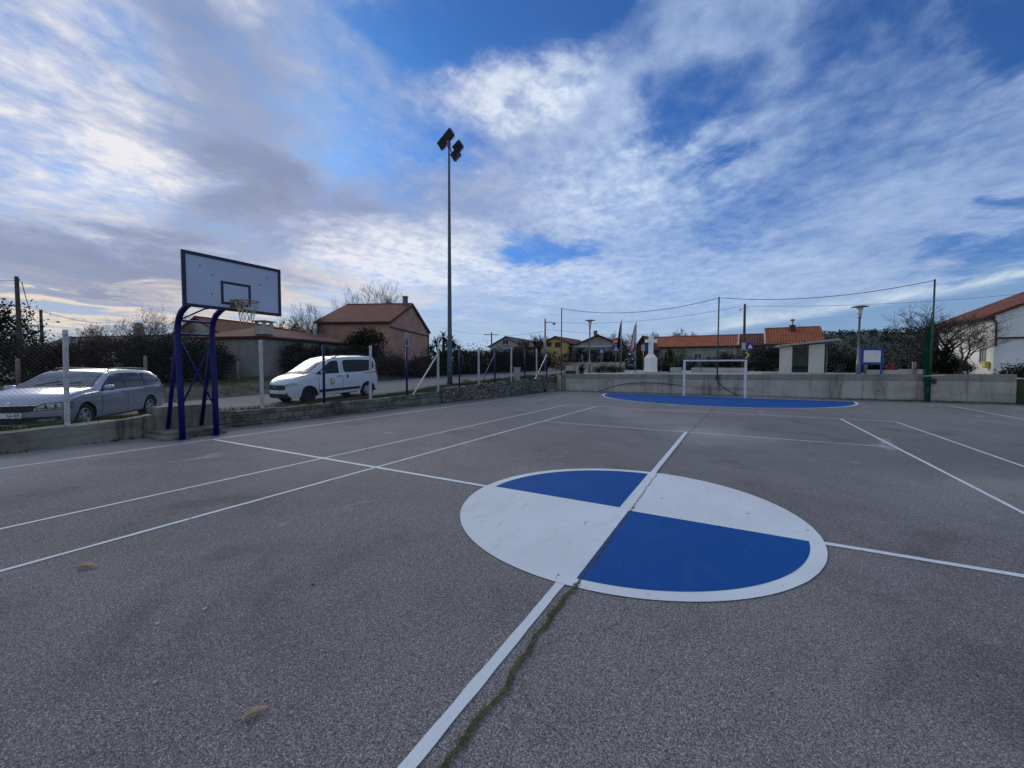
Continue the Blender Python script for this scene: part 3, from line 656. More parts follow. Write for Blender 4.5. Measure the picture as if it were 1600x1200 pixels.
# ------------------------------------------------------------------ basketball frame
def hoop():
    t = thing('basketball_hoop', 'blue tubular basketball frame with white backboard, navy border and rope net', 'basketball hoop', (-9.95, 0, 0))
    bx = 1.60                                     # board plane, local x
    for s in (-1, 1):
        y = .35*s
        pts = [(0, y, 0), (-.03, y, 1.2), (-.08, y, 2.38), (-.07, y, 2.58), (.0, y, 2.76), (.13, y, 2.90), (.34, y, 3.0), (.8, y, 3.12), (bx-.12, y, 3.28)]
        o = MB().tube(pts, .062, 10).obj('leg', 'blue_metal', t, smooth=True)
        MB().box((0, y, .012), (.2, .2, .02), bev=.004).obj('foot_plate', 'blue_metal', o)
        MB().tube([(-.86, y+.06, .17), (-.45, y+.03, 1.4), (-.10, y, 2.36)], .045, 8).obj('rear_leg', 'blue_metal', t, smooth=True)
        MB().tube([(-.62, y+.04, .86), (-.02, y, .86)], .022, 6).obj('side_bar', 'blue_metal', t)
    for x, z in ((-.075, 2.42), (-.02, 2.72), (.7, 3.10)):
        MB().tube([(x, -.35, z), (x, .35, z)], .026, 6).obj('cross_bar', 'blue_metal', t)
    MB().tube([(-.045, .35, 2.36), (-.035, -.35, .72)], .022, 6).obj('diagonal_brace', 'blue_metal', t)
    MB().tube([(-.075, -.35, 2.36), (-.065, .35, .72)], .022, 6).obj('diagonal_brace', 'blue_metal', t)
    MB().tube([(.0, -.35, 2.72), (.35, .0, 2.99), (.7, .33, 3.10)], .018, 6).obj('diagonal_brace', 'blue_metal', t)
    y0, y1, z0, z1 = -.93, 1.03, 2.86, 3.95; yc = .05
    b = MB().box((bx, (y0+y1)/2, (z0+z1)/2), (.022, y1-y0-.02, z1-z0-.02)).obj('backboard', 'board_white', t)
    f = MB(); w = .062
    f.box((bx+.004, (y0+y1)/2, z0+w/2), (.046, y1-y0, w)); f.box((bx+.004, (y0+y1)/2, z1-w/2), (.046, y1-y0, w))
    f.box((bx+.004, y0+w/2, (z0+z1)/2), (.045, w, z1-z0-2*w)); f.box((bx+.004, y1-w/2, (z0+z1)/2), (.045, w, z1-z0-2*w))
    f.obj('border', 'navy', b)
    q = MB(); a0, a1, c0, c1, lw = yc-.30, yc+.30, 2.99, 3.47, .05; xx = bx+.0135
    q.box((xx, yc, c0+lw/2), (.004, a1-a0, lw)); q.box((xx, yc, c1-lw/2), (.004, a1-a0, lw))
    q.box((xx, a0+lw/2, (c0+c1)/2), (.004, lw, c1-c0-2*lw)); q.box((xx, a1-lw/2, (c0+c1)/2), (.004, lw, c1-c0-2*lw))
    q.obj('target_square', 'navy', b)
    for (yy, zz) in ((-.62, 3.70), (-.40, 3.55), (-.42, 3.16), (.55, 3.52), (.72, 3.70)):
        MB().lathe([(.014, 0), (.014, .004)], 8, Matrix.Translation((bx+.011, yy, zz)) @ Matrix.Rotation(PI/2, 4, 'Y')).obj('bolt', 'dark_metal', b)
    for s in (-1, 1): MB().box((bx-.06, .35*s, 3.28), (.1, .12, .5)).obj('board_bracket', 'blue_metal', t)
    rc = Vector((bx+.15+.235, yc, 3.05)); rr = .228
    ring = [(rc.x+rr*math.cos(2*PI*k/40), rc.y+rr*math.sin(2*PI*k/40), rc.z) for k in range(41)]
    r = MB().tube(ring, .0105, 8, cap=False).obj('rim', 'rust', t, smooth=True)
    m = MB(); m.box((bx+.03, yc, 3.0), (.02, .26, .2)); m.box((bx+.09, yc, 3.03), (.13, .12, .03))
    for s in (-1, 1): m.tube([(bx+.03, yc+.11*s, 2.93), (bx+.2, yc+.15*s, 3.04)], .009, 6)
    m.obj('rim_bracket', 'rust', r)
    n = MB(); N = 12; L = [(0, .225), (.11, .19), (.22, .15), (.33, .125), (.44, .115)]
    for k in range(N):
        for sgn in (1, -1):
            pts = []
            for i, (dz, rad) in enumerate(L):
                a = 2*PI*(k+.5*i*sgn)/N; rw = rad*(1+.12*mnoise.noise(Vector((k, i, 2)))); pts.append((rc.x+rw*math.cos(a), rc.y+rw*math.sin(a)+.012*math.sin(dz*9), rc.z-dz*(1+.10*math.sin(k*2.3))))
            n.tube(pts, .0048, 4)
    n.obj('net', 'rope', r)
    p = thing('stone_slab', 'stack of two flat concrete slabs at the foot of the basketball frame', 'slab', (-10.5, -.03, 0))
    MB().box((0, .0, .045), (.90, 1.30, .09), bev=.012, rz=.03).obj('lower_slab', 'old_concrete', p)
    MB().box((-.05, .04, .131), (.78, 1.16, .078), bev=.012, rz=-.03).obj('upper_slab', 'old_concrete', p)
hoop()
# ------------------------------------------------------------------ fence along the left wall
def fence():
    t = thing('chain_link_fence', 'chain link fence of white and blue posts standing on the left wall', 'fence', (xw(0)-.17, 0, .45))
    px_ = lambda y: xw(y)-.17
    ztop = lambda y: lerp(y, [-2, 6, 10, 13, 16, 19, 21], [2.44, 2.46, 2.6, 2.67, 2.79, 2.83, 2.85])
    lean = random.Random(5)
    for y in (-9.9, -5.9, -1.87, 2.13, 6.09, 9.96, 13.0, 16.07, 19.08):
        z0 = hw(y)-.06; dx = lean.uniform(-.03, .03); dy = lean.uniform(-.02, .03)
        m = MB(); m.tube([(px_(y), y, z0), (px_(y)+dx, y+dy, ztop(y))], .052, 4)
        m.cur = 1
        for k in range(7):
            zz = z0+.25+k*.28; f = (zz-z0)/(ztop(y)-z0); m.lathe([(.010, 0), (.010, .002)], 6, Matrix.Translation((px_(y)+dx*f+.0368, y+dy*f, zz)) @ Matrix.Rotation(PI/2, 4, 'Y'))
        m.obj('white_post', ['post_white', 'dark_metal'], t, world=True)
    for y in (-7.9, -3.9, 4.15, 8.0, 11.46, 14.45, 17.58, 20.4):
        MB().tube([(px_(y), y, hw(y)-.06), (px_(y)+lean.uniform(-.02, .02), y, ztop(y)-.04)], .042, 8).obj('blue_post', 'blue_metal', t, world=True, smooth=True)
    for y, y2, m in ((9.90, 8.25, 'post_white'), (14.4, 13.05, 'blue_metal'), (20.35, 18.75, 'galv')):
        MB().tube([(px_(y)+.04, y, ztop(y)-.35), (px_(y2)+.08, y2, hw(y2)-.02)], .033, 6).obj('brace', m, t, world=True)
    mb = MB(); s = .075; H0 = .05
    def strand(a, b, r=.0021):
        a, b = Vector(a), Vector(b); o = Vector((r, 0, 0)); u = Vector((-r*.5, r*.87, r*.4))
        w = Vector((-r*.5, -r*.87, -r*.4)); mb.add([a+o, a+u, a+w, b+o, b+u, b+w], [(0, 1, 4, 3), (1, 2, 5, 4), (2, 0, 3, 5)])
    y = -12.0
    while y < 20.3:
        z0 = hw(y)+H0; hh = ztop(y)-.12-z0
        for d in (1, -1):
            y2 = y+d*hh*.9
            if -12 < y2 < 20.4: strand((px_(y)+.06, y, z0), (px_(y2)+.06, y2, z0+hh))
        y += s
    mb.obj('wire_mesh', 'wire', t, world=True, fix=False)
    for k in range(3):
        pts = [(px_(yy)+.055, yy, hw(yy)+.1+(ztop(yy)-.2-hw(yy))*k/2) for yy in [-12+i*1.0 for i in range(33)]]
        MB().tube(pts, .003, 4).obj('tension_wire', 'wire', t, world=True)
fence()
# ------------------------------------------------------------------ floodlight mast
def mast():
    bx_, by_, bz = -12.39, 12.75, .62
    t = thing('floodlight_mast', 'tall slim steel mast carrying four floodlights above the court', 'floodlight mast', (bx_, by_, bz))
    top = 12.72
    prof = [(.135-.085*k/12, .1+top*k/12) for k in range(13)]
    MB().lathe(prof, 12).obj('pole', 'mast', t, smooth=True)
    p = MB(); p.box((0, 0, .09), (.5, .5, .03), bev=.006)
    for k in range(4): p.prism([(.12, 0), (.24, 0), (.12, .22)], .015, Matrix.Rotation(k*PI/2, 4, 'Z') @ Matrix.Translation((0, -.007, .105)))
    p.obj('base_plate', 'mast', t)
    c = MB(); c.lathe([(.62, -.35), (.6, .05), (.5, .075)], 14); c.obj('footing', 'old_concrete', t)
    base = Vector((bx_, by_, bz)); hub = Vector((0, 0, top+.08))
    MB().lathe([(.075, top-.25), (.085, top-.1), (.085, top+.12), (.05, top+.16)], 10).obj('head_collar', 'mast', t)
    spots = [(-12.35, 12.76, 13.76), (-13.12, 13.19, 13.76), (-12.09, 13.19, 13.30), (-12.68, 13.78, 13.30)]
    ends = [Vector(q)-base for q in spots]
    for a, b in ((0, 1), (2, 3)):
        mid = (ends[a]+ends[b])/2
        MB().tube([Vector((0, 0, top-.1)), Vector((mid.x*.5, mid.y*.5, mid.z-.5)), mid+Vector((0, 0, -.36))], .028, 6).obj('arm', 'mast', t)
        MB().tube([ends[a]+Vector((0, 0, -.36)), ends[b]+Vector((0, 0, -.36))], .028, 6).obj('cross_arm', 'mast', t)
    aim = Vector((-.49, -.87, 0))
    for i, e in enumerate(ends):
        a = Vector((aim.x, aim.y, -.85)).normalized(); sidev = a.cross(Vector((0, 0, 1))).normalized(); upv = sidev.cross(a)
        M = Matrix((sidev, a, upv)).transposed()
        h = MB()
        f = [(-.26, -.19), (.26, -.19), (.26, .19), (-.26, .19)]; bk = [(-.15, -.12), (.15, -.12), (.15, .12), (-.15, .12)]
        e0 = e; f = [(x*1.5, z_*1.15) for x, z_ in f]; bk = [(x*1.6, z_*1.15) for x, z_ in bk]
        vs = [e+M @ Vector((x, .1, z_)) for x, z_ in f]+[e+M @ Vector((x, .04, z_)) for x, z_ in f]+[e+M @ Vector((x, -.12, z_)) for x, z_ in bk]
        fs = [(0, 1, 2, 3), (11, 10, 9, 8)]+[(k, (k+1) % 4, (k+1) % 4+4, k+4) for k in range(4)]+[(k+4, (k+1) % 4+4, (k+1) % 4+8, k+8) for k in range(4)]
        h.add(vs, fs)
        for k in range(5): h.box(e+M @ Vector((0, -.07, -.1+.05*k)), (.36, .1, .008), M=M)
        o = h.obj('floodlight', 'dark_metal', t)
        MB().box(e+M @ Vector((0, .103, 0)), (.68, .012, .37), M=M).obj('lens', 'flood_glass', o)
        br = MB(); br.tube([e+M @ Vector((-.29, 0, 0)), e+M @ Vector((-.29, 0, -.26)), e+Vector((0, 0, -.32)), e+M @ Vector((.29, 0, -.26)), e+M @ Vector((.29, 0, 0))], .014, 5)
        br.obj('yoke', 'mast', o)
mast()
# ------------------------------------------------------------------ goal, ball net
g = thing('football_goal', 'white square-post football goal without a net', 'goal', (-.07, 20.72, 0))
for s in (-1, 1): MB().box((1.54*s, 0, 1.0), (.115, .115, 2.0), bev=.006).obj('post', 'goal_white', g)
MB().box((0, 0, 2.05), (3.195, .08, .08), bev=.006).obj('crossbar', 'goal_white', g)
for s in (-1, 1):
    MB().tube([(1.50*s, .042, 2.02), (1.50*s, .34, 1.98)], .014, 6).obj('net_hook', 'goal_white', g)
def ballnet():
    xs = (-9.62, .03, 9.42); yy = [yb(x)-.12 for x in xs]; hs = (5.72, 5.80, 6.0)
    t = thing('ball_stop_net', 'three tall green posts with a slack top rope and bunched green net', 'ball net', (0, yy[1], 0))
    for x, y, h in zip(xs, yy, hs):
        MB().tube([(x, y+(.0 if abs(x) > 1 else .02), .0 if abs(x) > 1 else .93), (x, y+(.0 if abs(x) > 1 else .02), h)], .040, 8).obj('post', 'green_metal', t, world=True, smooth=True)
        MB().box((x, y+.06, 1.05), (.16, .08, .08)).obj('wall_clamp', 'dark_metal', t, world=True)
    for i in (0, 1):
        a = Vector((xs[i], yy[i], hs[i]-.05)); b = Vector((xs[i+1], yy[i+1], hs[i+1]-.05))
        pts = [a+(b-a)*(k/24)+Vector((0, 0, -.55*4*(k/24)*(1-k/24)*(1 if i == 0 else .75))) for k in range(25)]
        MB().tube(pts, .016, 5).obj('top_rope', 'dark_rope', t, world=True)
    # bunched net on the right-hand post
    x, y = xs[2], yy[2]-.03
    rnd = random.Random(12); nb = MB()
    rad = lambda z: lerp(z, [0, .4, 1.2, 2.0, 2.7, 3.3, 4.0, 4.6], [.10, .11, .12, .15, .13, .10, .06, .02])
    off = lambda z: lerp(z, [0, 1, 2, 3, 4, 4.6], [.10, .16, .22, .17, .09, .03])
    for k in range(40):
        a = rnd.uniform(0, 2*PI); q = rnd.random()**.6; pts = []; z1 = rnd.uniform(2.6, 4.6)
        for i in range(15):
            z = .02+(z1-.02)*i/14; w = rad(z)*q; a2 = a+.5*math.sin(z*1.1+k)
            pts.append((x-off(z)+w*math.cos(a2)+rnd.gauss(0, .006), y-.05+w*.55*math.sin(a2), z))
        nb.tube(pts, rnd.uniform(.003, .008), 3)
    nb.obj('bunched_net', 'net_green', t, world=True)
    MB().tube([(x-.3, y-.1, 1.27), (x+.3, y-.06, 1.3), (x+.5, y, 1.34)], .02, 5).obj('net_tie', 'post_white', t, world=True)
    m = MB(); m.box((x+.16, y+.05, 1.02), (.12, .10, .24), bev=.01); m.obj('winch', 'dark_metal', t, world=True)
ballnet()
def rope_on_wall(pts, label):
    P = [(x, yb(x)-.03, z) for x, z in pts]
    S = []
    for i in range(len(P)-1):
        for k in range(5): S.append(tuple(Vector(P[i]).lerp(Vector(P[i+1]), k/5)))
    S.append(P[-1]); tag(MB().tube(S, .016, 5).obj('slack_rope', 'dark_rope'), label, 'rope')
rope_on_wall([(-7.0, .05), (-6.4, .28), (-5.8, .48), (-5.1, .60), (-4.2, .68), (-3.2, .66), (-2.4, .60), (-1.75, .52)], 'long dark rope drooping across the wall left of the goal')
rope_on_wall([(.05, 1.15), (.1, .75), (.35, .52), (.62, .32), (.95, .12), (1.15, .04)], 'short dark rope trailing down the wall inside the goal')

# ------------------------------------------------------------------ street lamps, poles, wires
def lamp(px, ptop, D, label):
    p = at(px, 580, D); zt = at(px, ptop, D).z; z0 = H(p.x, p.y)-.05; h = zt-z0
    t = thing('street_lamp', label, 'street lamp', (p.x, p.y, z0), group='mushroom street lamps')
    MB().lathe([(.085, 0), (.08, .9), (.055, 1.0), (.048, h-.72), (.075, h-.70), (.075, h-.55), (.06, h-.53)], 12).obj('pole', 'galv', t, smooth=True)
    MB().lathe([(.08, h-.528), (.10, h-.42), (.155, h-.10)], 16).obj('lamp_glass', 'lamp_milk', t, smooth=True)
    MB().lathe([(.16, h-.098), (.40, h-.075), (.40, h-.055), (.22, h-.01), (.05, h)], 24).obj('lamp_cap', 'galv', t)
lamp(921, 499.5, 32, 'mushroom-topped street lamp in front of the grey gabled house')
lamp(1340, 477.5, 23, 'mushroom-topped street lamp beside the blue notice board')
def pole(name, px, ptop, D, r, m, label, zoff=-.1, cat='utility pole'):
    p = at(px, 580, D); z0 = H(p.x, p.y)+zoff; h = at(px, ptop, D).z-z0
    t = thing(name, label, cat, (p.x, p.y, z0))
    MB().tube([(0, 0, 0), (.02, 0, h*.5), (0, 0, h)], [r*1.25, r*1.1, r*.9], 9).obj('shaft', m, t, smooth=True)
    return t, h
def insul(t, z, dirs=((.12, 0),)):
    for dx, dy in dirs:
        m = MB(); m.tube([(0, 0, z-.05), (dx, dy, z-.02), (dx, dy, z+.06)], .012, 5); m.lathe([(.03, z+.03), (.035, z+.06), (.02, z+.11)], 8, Matrix.Translation((dx, dy, 0)))
        m.obj('insulator', 'dark_metal', t)
t, h = pole('utility_pole', 33, 432, 24, .10, 'wood', 'thick wooden utility pole among dark trees at far left'); insul(t, h-.25, ((.2, .05), (-.2, 0)))
t, h = pole('utility_pole', 68, 484, 37, .11, 'wood', 'second farther wooden pole with a hanging cable, right of the thick one'); insul(t, h-.1, ((.22, .05),))
t, h = pole('utility_pole', 768, 519, 72, .12, 'wood', 'distant wooden pole with a crossbar beside the blue-grey gable')
MB().box((0, 0, h-.45), (2.6, .1, .1), rz=-YAW+.2).obj('crossbar', 'wood', t)
t, h = pole('utility_pole', 851, 498, 38, .10, 'galv', 'slim pole with a small lamp arm in front of the yellow house')
MB().tube([(0, 0, h-.4), (.3, .15, h-.3), (.75, .38, h-.36)], .03, 6).obj('lamp_arm', 'galv', t)
m = MB(); m.lathe([(.05, .1), (.17, 0), (.17, -.06), (.05, -.1)], 10, Matrix.Translation((.75, .38, h-.46))); m.obj('lamp_head', 'galv', t)
t, h = pole('utility_pole', 1161, 475, 31, .085, 'wood', 'brown wooden pole with a small lamp behind the goal'); insul(t, h-.3, ((.2, .1),))
m = MB(); m.tube([(0, 0, h-.3), (-.25, -.12, h-.34)], .02, 5); m.lathe([(.04, .09), (.10, 0), (.10, -.05)], 10, Matrix.Translation((-.3, -.15, h-.42))); m.obj('lamp_head', 'lamp_milk', t)
def wire(a, b, sag, label, r=.011):
    A, B = at(*a), at(*b); n = 24
    pts = [A+(B-A)*(k/n)-Vector((0, 0, sag*4*(k/n)*(1-k/n))) for k in range(n+1)]
    tag(MB().tube(pts, r, 4).obj('overhead_wire', 'dark_rope'), label, 'wire')
wire((-120, 428, 24), (32, 438, 24), .15, 'wire running left from the thick wooden pole', .012)
wire((34, 440, 24), (67, 486, 37), 1.6, 'slack cable dipping between the two left-hand wooden poles', .022)
wire((69, 487, 37), (190, 503, 47), .45, 'cable from the farther left pole towards the ringed chimney', .022)
wire((1162, 478, 31), (1760, 440, 27), .5, 'wire crossing the sky right of the brown wooden pole', .013)
wire((1160, 478, 31), (852, 503, 38), .55, 'wire from the brown wooden pole leftwards past the flags', .013)
wire((768, 521, 72), (851, 517, 38), .4, 'thin wire behind the floodlight mast to the slim pole', .016)
wire((852, 514, 38), (1010, 523, 48), .2, 'thin low wire from the slim pole over the grey gable', .013)
wire((690, 512, 60), (767, 522, 72), .3, 'faint wire left of the distant crossbar pole', .018)

# ------------------------------------------------------------------ flags
def flag(px, ptop, D, label, kind):
    p = at(px, 580, D); z0 = H(p.x, p.y); h = at(px, ptop, D).z-z0
    t = thing('flagpole', label, 'flagpole', (p.x, p.y, z0), rz=-YAW*0)
    MB().lathe([(.05, 0), (.04, h*.6), (.03, h), (.045, h+.03), (.02, h+.06)], 10).obj('pole', 'galv', t, smooth=True)
    L = 1.95; W = .40 if kind == 1 else .62
    rows = []
    for i in range(15):
        z = h-.15-L*i/14; f = i/14; r = []
        for j in range(16):
            u = j/15; w = W*(.12+.88*f**.8)*u
            x = -w*.86-.04; y = .12*math.sin(u*9+f*2)*(.3+f)*.7
            r.append((x, y, z-w*.55*(1-.1*f)-.02*math.sin(u*11)))
        rows.append(r)
    m = MB()
    nr, nc = len(rows), 16
    vs = [v for r in rows for v in r]; m.v = [tuple(R0*v[0]+FH*v[1]+Vector((0, 0, v[2]))) for v in vs]
    for i in range(nr-1):
        for j in range(nc-1):
            m.f.append((i*nc+j, i*nc+j+1, (i+1)*nc+j+1, (i+1)*nc+j)); m.mi.append(0 if kind == 1 else (2 if j < 5 else (1 if j < 10 else 0)))
    o = m.obj('flag', ['flag_navy'] if kind == 1 else ['flag_red', 'flag_white', 'flag_blue'], t, smooth=True)
    sm = o.modifiers.new('thickness', 'SOLIDIFY'); sm.thickness = .006
flag(970, 501, 33, 'flagpole with a limp dark navy flag', 1)
flag(993, 504, 34, 'flagpole with a drooping red, white and blue flag', 3)
# ------------------------------------------------------------------ road signs
def signpost(px, D, ptop, label, plates, r=.03):
    p = at(px, 575, D); z0 = H(p.x, p.y)-.05; h = at(px, ptop, D).z-z0
    t = thing('road_sign', label, 'road sign', (p.x, p.y, z0))
    MB().lathe([(r, 0), (r, h)], 8).obj('post', 'galv', t, smooth=True)
    face = (CAM-Vector((p.x, p.y, CAM.z))); face.z = 0; face.normalize()
    for kind, py, w, rot in plates:
        z = at(px, py, D).z-z0; a = math.atan2(face.y, face.x)+PI/2+rot
        T = Matrix.Translation((0, 0, z)) @ Matrix.Rotation(a, 4, 'Z') @ Matrix.Translation((0, -.055, 0))
        if kind == 'noentry':
            q = MB().lathe([(w/2, 0), (w/2, .012)], 24, T @ Matrix.Rotation(PI/2, 4, 'X')); o = q.obj('plate', 'sign_red', t)
            MB().box((0, 0, 0), (w*.7, .006, w*.18)).obj('bar', 'sign_white', o).data.transform(T @ Matrix.Translation((0, -.016, 0)))
        elif kind in ('cross', 'walk', 'blueback'):
            q = MB().box((0, 0, 0), (w, .012, w), bev=.003); o = q.obj('plate', 'sign_blue', t); o.data.transform(T)
            if kind == 'cross':
                MB().prism([(-w*.36, -w*.3), (w*.36, -w*.3), (0, w*.36)], .005).obj('triangle', 'sign_white', o).data.transform(T @ Matrix.Translation((0, -.013, 0)))
                f = MB(); f.prism([(-.03*w/.6, .0), (.05*w/.6, -.02), (.1*w/.6, -.16*w/.6), (.05*w/.6, -.16*w/.6), (0, -.05*w/.6), (-.06*w/.6, -.16*w/.6), (-.1*w/.6, -.16*w/.6), (-.05*w/.6, .06*w/.6), (0, .08*w/.6)], .004)
                f.obj('walker', 'ink', o).data.transform(T @ Matrix.Translation((0, -.018, 0)))
            if kind == 'walk':
                f = MB()
                for dx, k in ((-.16*w, 1.0), (.12*w, .78)):
                    f.lathe([(.06*w*k, 0), (.06*w*k, .004)], 12, Matrix.Translation((dx, 0, .26*w*k)) @ Matrix.Rotation(PI/2, 4, 'X'))
                    f.prism([(dx-.09*w, .17*w*k), (dx+.09*w, .17*w*k), (dx+.06*w, -.08*w), (dx+.09*w, -.36*w), (dx+.03*w, -.36*w), (dx, -.12*w), (dx-.03*w, -.36*w), (dx-.09*w, -.36*w), (dx-.06*w, -.08*w)], .004)
                f.obj('walkers', 'sign_white', o).data.transform(T @ Matrix.Translation((0, -.012, 0)))
        elif kind == 'back':
            q = MB().box((0, 0, 0), (w, .012, w*1.35), bev=.003); o = q.obj('plate', 'sign_grey', t); o.data.transform(T)
        elif kind == 'chevron':
            q = MB().box((0, 0, 0), (w, .012, w*1.3), bev=.003); o = q.obj('chevron_plate', 'dark_metal', t); o.data.transform(T)
            MB().prism([(-w*.35, -w*.5), (-w*.1, -w*.5), (w*.32, 0), (-w*.1, w*.5), (-w*.35, w*.5), (w*.06, 0)], .005).obj('chevron', 'sign_yellow', o).data.transform(T @ Matrix.Translation((0, -.012, 0)))
    return t
signpost(962, 35, 528, 'red no-entry sign above a blue pedestrian crossing sign', [('noentry', 533.5, .55, .0), ('cross', 545, .58, .0)])
signpost(940, 42, 541, 'blue sign with two white walking figures before the hedge', [('walk', 548.5, .58, 0)])
signpost(1005, 37, 537, 'pair of grey and blue sign plates beside the white cross', [('back', 543.5, .40, .25), ])
s_ = signpost(1167, 29.5, 535, 'grey-backed plates with blue crossing sign and yellow chevron by the goal', [('chevron', 555, .46, .15)])
def extra(t, z, dx, w, hgt_, m, rot):
    T = Matrix.Translation((0, 0, z)) @ Matrix.Rotation(-YAW+rot, 4, 'Z') @ Matrix.Translation((dx, -.05, 0)); T = Matrix.Translation((0, 0, z)) @ Matrix.Rotation(-YAW+rot, 4, 'Z') @ Matrix.Translation((dx, -.05, 0))
    o = MB().box((0, 0, 0), (w, .012, hgt_), bev=.003).obj('plate', m, t); o.data.transform(T); return o, T
o, T = extra(s_, at(1167, 541, 29.5).z-s_.location.z, .16, .48, .52, 'sign_blue', .1)
MB().prism([(-.17, -.15), (.17, -.15), (0, .18)], .005).obj('triangle', 'sign_white', o).data.transform(T @ Matrix.Translation((0, -.013, 0)))
extra(s_, at(1167, 541, 29.5).z-s_.location.z, -.24, .26, .52, 'sign_grey', -.5)
s2 = [o for o in COL.objects if o.get('label', '').startswith('pair of grey and blue')][0]
extra(s2, at(1005, 543.5, 37).z-s2.location.z, .30, .34, .55, 'sign_blue', -.3)

# ------------------------------------------------------------------ white stone cross
def cross():
    p = at(1016.5, 578, 31); z0 = H(p.x, p.y)
    zz = lambda y: at(1016.5, y, 31).z-z0
    t = thing('stone_cross', 'white memorial cross on a tapering white pedestal', 'monument', (p.x, p.y, z0), rz=-YAW+.62)
    MB().box((0, 0, .06), (1.9, 1.9, .14), bev=.02).obj('plinth', 'pale_concrete', t)
    h1, h2, h3 = zz(559.5), zz(553), zz(525.5)
    a, b = .335, .15
    m = MB(); R = [(a+.02, .13), (a, .4), (a, h1), (b, h2)]
    vs = [(sx*r, sy*r, z) for r, z in R for sx, sy in ((-1, -1), (1, -1), (1, 1), (-1, 1))]
    m.add(vs, [(i*4+k, i*4+(k+1) % 4, i*4+4+(k+1) % 4, i*4+4+k) for i in range(3) for k in range(4)]+[(12, 13, 14, 15)])
    m.obj('pedestal', 'white_plaster', t)
    m = MB(); m.box((0, 0, (h2+h3)/2), (.27, .27, h3-h2), bev=.02); o = m.obj('shaft', 'white_plaster', t)
    MB().box((0, 0, zz(533)), (.86, .25, .25), bev=.02).obj('cross_arm', 'white_plaster', t).data.transform(Matrix.Rotation(-.62+.1, 4, 'Z'))
cross()
# ------------------------------------------------------------------ bus shelter
def shelter():
    D = 28.5; pL, pR = LD(18.54, 28.5, 0), LD(20.38, 26.83, 0); z0 = H(pL.x, pL.y)+.02
    ex = (pR-pL); ex.z = 0; W = ex.length; rz = math.atan2(ex.y, ex.x); dep = 1.9
    t = thing('bus_shelter', 'flat-roofed white bus shelter with an open doorway, behind the concrete wall', 'bus shelter', (pL.x, pL.y, z0), rz)
    h = at(1217, 542.5, D).z-z0; h2 = at(1287, 537.0, 26.83).z-z0
    u = lambda px: (px-1217)/(1287-1217)*W
    def panel(a, b, name):
        MB().prism([(a, 0), (b, 0), (b, h+(h2-h)*b/W), (a, h+(h2-h)*a/W)], .14).obj(name, 'shed_white', t)
    panel(0, u(1237.5), 'front_panel'); panel(u(1263.5), W, 'front_panel')
    MB().box((0.07, dep/2+.08, h/2), (.14, dep-.14, h)).obj('end_wall', 'shed_white', t)
    MB().box((W/2, dep+.05, h/2), (W, .12, h)).obj('back_wall', 'dim_plaster', t)
    f = MB(); f.box((W-.05, dep-.08, h/2), (.06, .06, h)); f.box((W-.05, .20, h/2), (.06, .06, h)); f.box((W-.05, dep/2+.05, .12), (.06, dep-.4, .06)); fr = f.obj('side_frame', 'galv', t)
    MB().box((W-.05, dep/2+.06, h*.52), (.02, dep-.40, h*.78)).obj('side_pane', 'window_glass', fr)
    MB().box((W/2, dep-.35, .45), (W*.8, .38, .06)).obj('bench', 'wood', t)
    MB().prism([(-.22, h+.0), (W+.75, h2+.19), (W+.75, h2+.31), (-.22, h+.12)], dep+.6, Matrix.Translation((0, -.3, 0))).obj('roof', 'pale_concrete', t)
    return t
shelter()
# ------------------------------------------------------------------ notice board
def notice():
    D = 23.6; p = at(1361, 583, D); z0 = H(p.x, p.y)-.02
    zz = lambda y: at(1361, y, D).z-z0; k = D/F0*1.02
    t = thing('notice_board', 'blue-framed notice board with a blank white panel on blue legs', 'notice board', (p.x, p.y, z0), rz=-YAW+.12)
    w = 40*k; x0 = -20*k
    for x in (x0+.06, x0+w-.10): MB().tube([(x, 0, 0), (x, 0, zz(546))], .05, 4).obj('leg', 'sign_blue', t)
    f = MB(); zc0, zc1 = zz(570), zz(544)
    f.box((0, -.02, (zc0+zc1)/2), (w, .07, zc1-zc0), bev=.01); b = f.obj('board', 'sign_blue', t)
    a0, a1, b0, b1 = -15.5*k, 13.5*k, zz(566), zz(547.5)
    MB().box(((a0+a1)/2, -.062, (b0+b1)/2), (a1-a0, .012, b1-b0)).obj('white_panel', 'sign_white', b)
notice()
# ------------------------------------------------------------------ small things of the square
p = at(808, 583, 25); MBc = thing('utility_cabinet', 'small pale grey electric cabinet on the verge', 'cabinet', (p.x, p.y, H(p.x, p.y)-.05), rz=-YAW-.3)
hh = at(808, 575, 25).z-MBc.location.z
MB().box((0, 0, hh/2), (.34, .28, hh), bev=.012).obj('body', 'sign_grey', MBc); MB().box((0, -.146, hh*.55), (.28, .012, hh*.7), bev=.004).obj('door', 'sign_grey', MBc); MB().box((0, 0, hh+.02), (.40, .34, .05), bev=.01).obj('lid', 'sign_grey', MBc)
p = at(892, 581, 28.6); t = thing('planter_box', 'low black planter box on top of the wall corner', 'planter', (p.x, p.y, H(p.x, p.y)+.01), rz=.06)
m = MB(); m.box((0, 0, .12), (.68, .34, .22), bev=.015); m.obj('tub', 'dark_metal', t); MB().box((0, 0, .235), (.72, .38, .03), bev=.006).obj('tub_lip', 'dark_metal', t)
